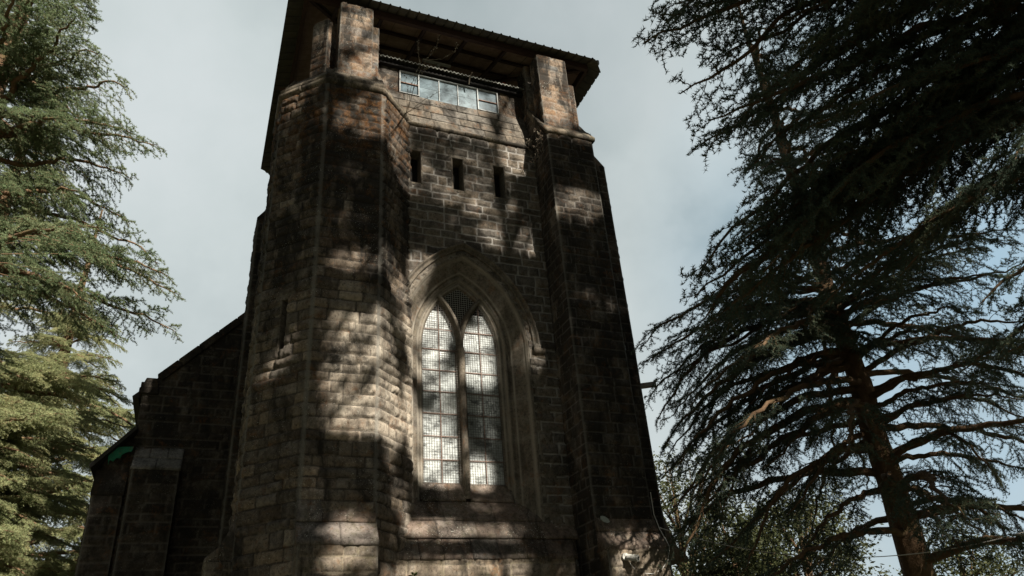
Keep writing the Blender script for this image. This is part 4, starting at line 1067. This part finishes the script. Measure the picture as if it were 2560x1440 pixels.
# --- paler deodar lower left, behind
tp = at(40, 1150, 25)
lt2, lax2 = deodar('deodar_tree', tp[0] - 2.2, tp[1], 23, .5, 'pale green deodar lower left behind the nave gable', M_needle_p, 13, 34, 8.0, 20.0,
             lambda z: max(.8, 6.3 * min(1, (21.5 - z) / 11)), lambda z: .06, [0, 1, 2, 3, 4])
for px, py, d in [(335, 1010, 24), (300, 960, 24.5), (330, 1075, 25), (240, 1130, 24), (215, 1200, 23.5), (225, 1290, 24), (205, 1370, 23), (190, 1440, 23), (130, 1320, 21.5), (100, 1250, 22), (60, 1400, 21), (150, 1040, 21.5), (110, 1150, 21), (40, 1200, 20.5), (30, 1330, 20), (170, 1400, 22), (230, 1020, 26), (100, 1460, 21), (200, 1500, 22), (270, 1000, 25), (10, 1450, 20)] + [(random.Random(q).uniform(-40, 235), random.Random(q + 99).uniform(1010, 1500), random.Random(q + 7).uniform(20, 26)) for q in range(42)]:
    t = at(px, py, d); b = lax2(t[2] + .5).copy(); b[2] = t[2] + .5
    add_limb(lt2, b, t, random.Random(int(px)).choice([0, 1, 2, 3]), M_needle_p, random.Random(int(py)).uniform(-.3, .3))
tp = at(90, 1200, 36)
deodar('deodar_tree', tp[0], tp[1], 24, .5, 'farthest pale deodar low on the left, showing between nearer branches', M_needle_p, 15, 92, 5.0, 18.0,
       lambda z: max(.8, 7.0 * min(1, (19.5 - z) / 9)), lambda z: .10, [0, 1, 2, 3, 4])
# --- near dark deodar reaching in from the right
NT = (8.8, -10.9)
nt_ = empty('deodar_tree', (NT[0], NT[1], 0), 'near dark deodar reaching in from the upper right with its trunk outside the picture', 'tree')
nax = trunk(nt_, NT[0], NT[1], 12.0, .40, 21)
rr_ = random.Random(9)
for px, py, d, dz, pi_ in [(1608, 108, 8.6, 1.1, 0), (1660, 60, 8.9, 1.0, 1), (1690, 10, 8.4, .9, 2), (1700, 235, 8.7, 1.0, 3), (1740, 368, 8.8, 1.0, 0), (1775, 300, 8.3, .9, 2), (1800, 150, 9.1, .9, 1),
                           (1865, 430, 9, .8, 1), (1885, 545, 9.2, .8, 2), (1850, 610, 9.3, 1.0, 0), (1900, 690, 9, .9, 3), (1745, 690, 9.4, 1.5, 1), (1735, 745, 9.6, 1.5, 0), (1780, 800, 9.6, 1.4, 2), (1830, 760, 9.2, 1.3, 4),
                           (2050, 770, 9, 1.0, 4), (2250, 690, 8.6, .7, 3), (2000, 330, 8.3, .7, 0), (2180, -60, 8.2, .5, 2), (2000, -40, 8.5, .6, 4), (1830, -60, 8.7, .7, 0), 
                           (2300, 560, 8.2, .7, 2), (2450, 760, 8.3, .6, 4), (2520, 420, 8, .4, 1), (1950, 200, 8.8, .8, 3), (2060, 600, 9.3, 1.1, 2), (2500, 900, 8.6, .6, 0), (2400, 930, 8.8, .8, 2),
                           (1930, 70, 9.2, .8, 4), (2150, 720, 9.5, 1.1, 0)]:
    t = at(px, py, d); b = nax(t[2] + dz).copy(); b[2] = t[2] + dz
    add_limb(nt_, b, t, pi_ + 8, M_needle_d, rr_.uniform(-.5, .5))
for px, py, d, bz in [(1760, 800, 9.5, 7.9), (1990, 640, 9.2, 8.3), (1850, 300, 9.0, 8.9)]:
    add_limb(nt_, np.array([NT[0], NT[1], bz]), at(px, py, d), 13, M_needle_d, .1)
for i in range(20):           # the rest of its crown, outside the picture
    z = 5.5 + i * .3; a = rr_.uniform(-1.4, .9); l = max(1.2, 4.4 - .2 * i); b = nax(z).copy(); b[2] = z
    add_limb(nt_, b, b + np.array([math.cos(a) * l, math.sin(a) * l - .4, -.5]), rr_.choice([8, 9, 10, 11, 12]), M_needle_d, rr_.uniform(-.3, .3))
# --- old deodar with the bare lower limbs, right, behind the wire
OT = (11.95, -2.95)
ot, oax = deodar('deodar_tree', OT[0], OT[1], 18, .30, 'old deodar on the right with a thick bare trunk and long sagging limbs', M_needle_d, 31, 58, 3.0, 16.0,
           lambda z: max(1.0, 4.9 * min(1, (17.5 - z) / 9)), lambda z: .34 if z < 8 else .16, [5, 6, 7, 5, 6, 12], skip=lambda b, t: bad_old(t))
for px, py, d, dz, pi_ in [(1598, 870, 15, 1.2, 1), (1625, 905, 14.6, 1.4, 2), (1650, 960, 15.4, 1.5, 0), (1640, 1060, 15, 2.2, 6), (1655, 1120, 14.6, 2.2, 5), (1650, 1200, 15, 2.3, 7), (1670, 1290, 15.2, 2.0, 6), (1700, 1350, 14.4, 2.4, 5), (1760, 1420, 15, 2.0, 7), (1720, 1020, 14, 1.8, 5),
                           (1800, 1300, 14, 2.2, 6), (1900, 1180, 13.8, 1.6, 7), (1850, 1440, 13.6, 2.2, 6), (2000, 1420, 13.2, 1.4, 5), (2540, 900, 16, .2, 5), (2600, 1060, 16, .5, 6), (2600, 1180, 16, .6, 7), (2600, 1330, 15.5, .8, 5), (2560, 1400, 15, .9, 6), (2480, 960, 14.5, .4, 7), (2520, 690, 16, .2, 5), (2600, 640, 16.5, .1, 7), (2470, 620, 15.5, .2, 12), (2590, 800, 15, .3, 6), (2400, 700, 16.5, .2, 10), (2440, 830, 16.4, .1, 5), (2380, 1300, 13.6, 1.0, 6),
                           (1750, 880, 16.5, .9, 1), (1830, 930, 15, 1.0, 0), (1690, 1170, 13.8, 2.4, 5), (1620, 1000, 16, 1.6, 1),
                           (2100, 500, 12.5, 1.2, 9), (1950, 600, 12.4, 1.4, 10), (2040, 790, 13.4, 1.2, 12), (2260, 760, 13, .8, 9), (1930, 820, 14, 1.4, 8), (2120, 860, 14, .7, 10), (1900, 420, 12.5, 1.2, 11), (2330, 600, 13.5, .8, 8), (2400, 780, 14, .6, 9), (1850, 780, 14.4, 1.2, 9),
                           (1730, 1250, 13.6, 2.6, 5), (1690, 1420, 14, 2.8, 6), (1800, 1130, 13.6, 2.0, 7), (1740, 1100, 15.4, 2.0, 6), (1850, 1060, 14.4, 1.6, 5), (1960, 1300, 13.4, 1.8, 7), (2480, 1180, 14, .8, 6), (2560, 1000, 14.5, .6, 7), (2450, 1400, 13.5, 1.0, 5)]:
    t = at(px, py, d); b = oax(t[2] + dz).copy(); b[2] = t[2] + dz
    add_limb(ot, b, t, pi_ if pi_ > 4 else pi_ + 8, M_needle_d, rr_.uniform(-.8, .8), 1.1)

# --- leafy crowns built from clumps (background and the trees behind the photographer)
def leaf_clumps(C, rs, per=60, spread=.35, size=(.05, .10), flat=.6):
    k_ = len(C) * per
    P = np.repeat(C, per, 0) + rs.normal(size=(k_, 3)) * spread * np.array([1, 1, flat])
    D = rs.normal(size=(k_, 3)); D[:, 2] *= .7; D /= np.linalg.norm(D, axis=1)[:, None]
    Sd = np.cross(D, rs.normal(size=(k_, 3))); Sd /= np.linalg.norm(Sd, axis=1)[:, None] + 1e-9
    l = rs.uniform(size[0], size[1], (k_, 1))
    V = np.stack([P - D * l, P + Sd * l * .42, P + D * l, P - Sd * l * .42], 1).reshape(-1, 3)
    return V, np.arange(k_ * 4).reshape(-1, 4)
def broadleaf(px, py, d, rad, label, seed, zscale=1.0):
    c = at(px, py, d); rs = np.random.RandomState(seed)
    tr = empty('broadleaf_tree', (c[0], c[1], 0), label, 'tree', 'bushy trees in the background')
    n = 230; D = rs.normal(size=(n, 3)); D /= np.linalg.norm(D, axis=1)[:, None]
    rr2 = rad * (.35 + .65 * rs.rand(n, 1) ** .5) * (.75 + .5 * vnoise(D * 1.7 + 5, seed)[:, None])
    C = c + D * rr2 * np.array([1, 1, zscale])
    V, F = leaf_clumps(C, rs, 42, rad * .12, (.05, .11)); link('crown', npmesh('crown', V, F, M_leaf_b), tr)
    wd = [(np.array([[c[0], c[1], -.2], [c[0] + .1, c[1], c[2] * .4], [c[0], c[1] + .1, c[2] * .8], [c[0], c[1], c[2] + rad * .5]]), np.array([.28, .22, .16, .04]))]
    for i in range(26):
        s = np.array([c[0], c[1], c[2] * rs.uniform(.5, 1.0)]); e = C[rs.randint(n)]; wd.append((np.stack([s, (s + e) / 2 + np.array([0, 0, .15]), e]), np.array([.07, .045, .01])))
    V, F = tubes_np(wd, 6); link('trunk', npmesh('trunk', V, F, M_bark, smooth=True), tr)
broadleaf(2010, 1370, 30, 2.5, 'rounded yellow green tree seen through the old deodar limbs', 41)
broadleaf(1700, 1330, 34, 2.8, 'pale bushy tree just right of the buttress behind the wire', 42, 1.3)
broadleaf(2420, 1470, 36, 2.4, 'small bushy tree low behind the deodar trunk on the right', 43)
broadleaf(1840, 1420, 27, 1.5, 'low bushy tree between the buttress and the rounded green tree', 44)
#@@SPLIT
# --- tall deodars behind the photographer: their crowns throw the broken shade on the tower
LIT = []   # openings cut in their crowns to land the sun patches: (x, z, half width, half height, slant, strength)
#@@LIT
LIT += [(4.78,15.23,2.83,1.14,0.0,1.0), (6.46,14.49,0.62,0.9,0.0,1.0), (2.02,15.39,0.72,1.34,0.0,1.0), (7.2,15.41,0.93,1.32,0.0,1.0), (0.96,13.96,0.28,0.58,0.0,0.9), (6.58,15.9,0.51,0.97,0.0,1.0), (6.4,13.69,0.48,0.43,0.0,1.0), (4.31,12.72,0.86,0.78,0.0,0.75), (5.49,12.63,0.91,0.59,0.0,0.7), (5.23,13.41,1.27,0.35,0.0,0.7), (5.7,11.97,0.78,0.38,0.0,0.8), (6.05,11.25,0.84,0.37,0.0,1.0), (5.04,11.51,0.42,0.27,0.0,0.6), (3.85,9.95,0.27,0.54,0.0,1.0), (5.7,9.72,0.26,0.33,0.0,0.7), (6.19,8.7,0.27,0.42,0.0,0.8), (6.42,8.21,0.26,0.25,0.0,0.8), (4.46,9.39,0.41,0.35,0.0,1.3), (4.36,8.87,0.36,0.29,0.0,1.1700000000000002), (5.44,9.12,0.41,0.3,0.0,1.04), (4.52,8.2,0.51,0.25,0.0,1.3), (5.54,8.48,0.5,0.34,0.0,1.3), (4.41,7.17,0.39,0.23,0.0,1.1700000000000002), (4.6,6.73,0.47,0.23,0.0,1.1700000000000002), (4.43,6.21,0.46,0.29,0.0,1.3), (5.33,6.21,0.26,0.34,0.0,1.56), (5.67,7.68,0.26,0.25,0.0,0.65), (4.8,7.62,0.26,0.22,0.0,0.78), (5.51,7.15,0.27,0.31,0.0,0.65), (4.68,7.22,0.26,0.55,0.0,0.7), (4.78,5.79,0.26,0.33,0.0,0.6), (3.71,8.7,0.26,0.7,0.0,1.2), (3.73,6.91,0.26,0.8,0.0,1.4), (3.7,5.75,0.26,0.32,0.0,0.6), (4.19,4.65,0.74,0.22,0.0,1), (5.42,4.59,0.52,0.22,0.0,0.8), (3.27,3.37,0.44,0.22,0.0,1), (4.3,3.32,0.54,0.22,0.0,0.8), (5.39,3.36,0.49,0.22,0.0,0.9), (4.38,3.74,1.21,0.22,0.0,0.9), (5.73,3.73,0.95,0.22,0.0,0.9), (5.24,5.35,0.26,0.22,0.0,0.8), (2.1,7.22,0.96,0.49,-0.1,1.7), (1.62,6.88,0.38,0.22,0.0,0.8), (2.29,6.9,0.47,0.22,0.0,1.0), (2.24,6.13,0.81,0.51,0.0,1.8), (1.8,6.06,0.41,0.24,0.0,0.8), (2.22,5.73,0.53,0.22,0.0,0.7), (2.04,8.99,0.59,0.22,0.0,1), (2.18,9.52,0.61,0.22,0.0,0.55), (1.85,9.99,0.43,0.22,0.0,0.6), (1.25,9.54,0.26,0.22,0.0,0.5), (1.92,12.58,0.76,0.5,0.0,0.85), (2.43,13.08,0.39,0.52,0.0,0.9), (1.72,11.11,0.35,0.22,0.0,0.5), (2.1,3.73,0.48,0.22,0.0,1), (1.9,3.95,0.62,0.22,0.0,0.6), (1.93,3.28,0.6,0.22,0.0,0.9), (1.6,4.77,0.35,0.22,0.0,0.4), (1.49,4.54,0.26,0.22,0.0,0.5), (3.04,13.42,0.64,0.79,0.0,0.9), (3.3,12.59,0.56,0.63,0.0,0.9), (3.09,9.32,0.46,0.41,0.0,0.9), (3.25,8.48,0.26,0.39,0.0,0.6), (2.71,7.42,0.35,0.62,0.0,1.3), (2.9,6.41,0.4,0.67,0.0,1.5), (2.95,5.48,0.31,0.22,0.0,0.6), (3.15,5.22,0.37,0.22,0.0,0.8), (3.34,4.88,0.31,0.22,0.0,0.8), (1.01,10.4,0.29,0.22,0.0,0.24), (1.08,9.89,0.26,0.22,0.0,0.24), (0.97,9.55,0.26,0.22,0.0,0.21), (1.14,7.37,0.26,0.22,0.0,0.21), (1.01,7.67,0.26,0.22,0.0,0.18), (1.05,6.06,0.26,0.22,0.0,0.21), (1.08,5.35,0.26,0.22,0.0,0.18), (1.18,4.67,0.26,0.22,0.0,0.15), (1.04,6.91,0.26,0.22,0.0,0.12), (0.96,11.71,0.26,0.22,0.0,0.12), (7.3,11.46,0.78,0.31,0.0,0.95), (7.03,11.01,0.58,0.22,0.0,0.8), (7.29,8.78,0.6,0.22,0.0,0.7), (6.75,7.97,0.42,0.22,0.0,0.6), (7.52,7.43,0.32,0.22,0.0,0.4), (7.24,13.61,0.89,0.23,0.0,1), (7.63,13.58,0.51,0.22,0.0,1), (7.35,3.59,0.65,0.26,0.0,1), (7.34,3.11,0.73,0.3,0.0,1), (8.81,10.58,0.26,0.37,0.0,0.45), (8.56,5.35,0.26,0.36,0.0,0.8), (7.95,6.57,0.26,0.22,0.0,0.5)]
def lit_mask(x, z):
    v = np.zeros(len(x))
    for cx, cz, rx, rz_, sl_, st2 in LIT:
        dx = x - cx; dz = (z - cz) - sl_ * dx
        q = (dx / rx) ** 2 + (dz / rz_) ** 2
        v = np.maximum(v, st2 * np.clip(1.9 - q * 1.0, 0, 1))
    return v
rs = np.random.RandomState(77)
ST = [(9.0, -22.5), (14.5, -24.5), (20.0, -20.5)]
n = 42000
tx = rs.uniform(-.6, 19.0, n); tz = rs.uniform(-1, 18.5, n)
t_ = rs.uniform(19.5, 27.5, n)
nz_ = fbm(np.stack([tx * .9, tz * 1.6, tx * 0], 1), 5, 3)
lm = lit_mask(tx, tz)
jag = fbm(np.stack([tx * 2.2, tz * 3.0, tx * 0 + 3], 1), 9, 2)
okp = (lm * (.6 + .8 * jag) < .95) & (rs.rand(n) < np.clip((nz_ - .18) * 3.6, .4, 1))
okp &= tx > -.25 + .5 * (nz_ - .5)
P = np.stack([tx, np.full(n, -.5), tz], 1)[okp] + t_[okp][:, None] * SUN[None]
tgt = np.stack([tx, tz], 1)[okp]
own = np.argmin(np.stack([(P[:, 0] - a) ** 2 + (P[:, 1] - b_) ** 2 for a, b_ in ST], 1), 1)
for i, (a, b_) in enumerate(ST):
    tr = empty('deodar_tree', (a, b_, 0), ['tall deodar behind the photographer, its gappy crown shading the tower', 'tall dense deodar behind the photographer, right of the gappy one', 'tall deodar standing far right behind the photographer'][i], 'tree', None)
    tk = trunk(tr, a, b_, 34, .55, 80 + i)
    C = P[own == i]
    # every clump is a flat spray of many small leaves
    V, F = leaf_clumps(C, rs, 30, .20, (.04, .09), .45)
    q4 = V.reshape(-1, 4, 3); mid_ = q4.mean(1); kk = (-.5 - mid_[:, 1]) / SUN[1]; pj = mid_ + kk[:, None] * SUN
    kp = lit_mask(pj[:, 0], pj[:, 2]) * (.65 + .7 * fbm(np.stack([pj[:, 0] * 3, pj[:, 2] * 4, pj[:, 0] * 0 + 3], 1), 9, 3)) < rs.uniform(.12, .95, len(pj))
    kp &= (pj[:, 0] < 9.6) | (rs.rand(len(pj)) < .26)
    V = q4[kp].reshape(-1, 3); F = np.arange(len(V)).reshape(-1, 4)
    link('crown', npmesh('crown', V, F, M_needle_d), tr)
    wd = []
    for q in range(70):
        e = C[rs.randint(len(C))]; zb = min(33, e[2] + rs.uniform(-.5, 1.0)); s0 = tk(zb).copy(); s0[2] = zb
        wd.append((np.stack([s0, (s0 + e) / 2 + np.array([0, 0, .25]), e]), np.array([.07, .045, .012])))
    V, F = tubes_np(wd, 5); link('limbs', npmesh('limbs', V, F, M_bark, smooth=True), tr)
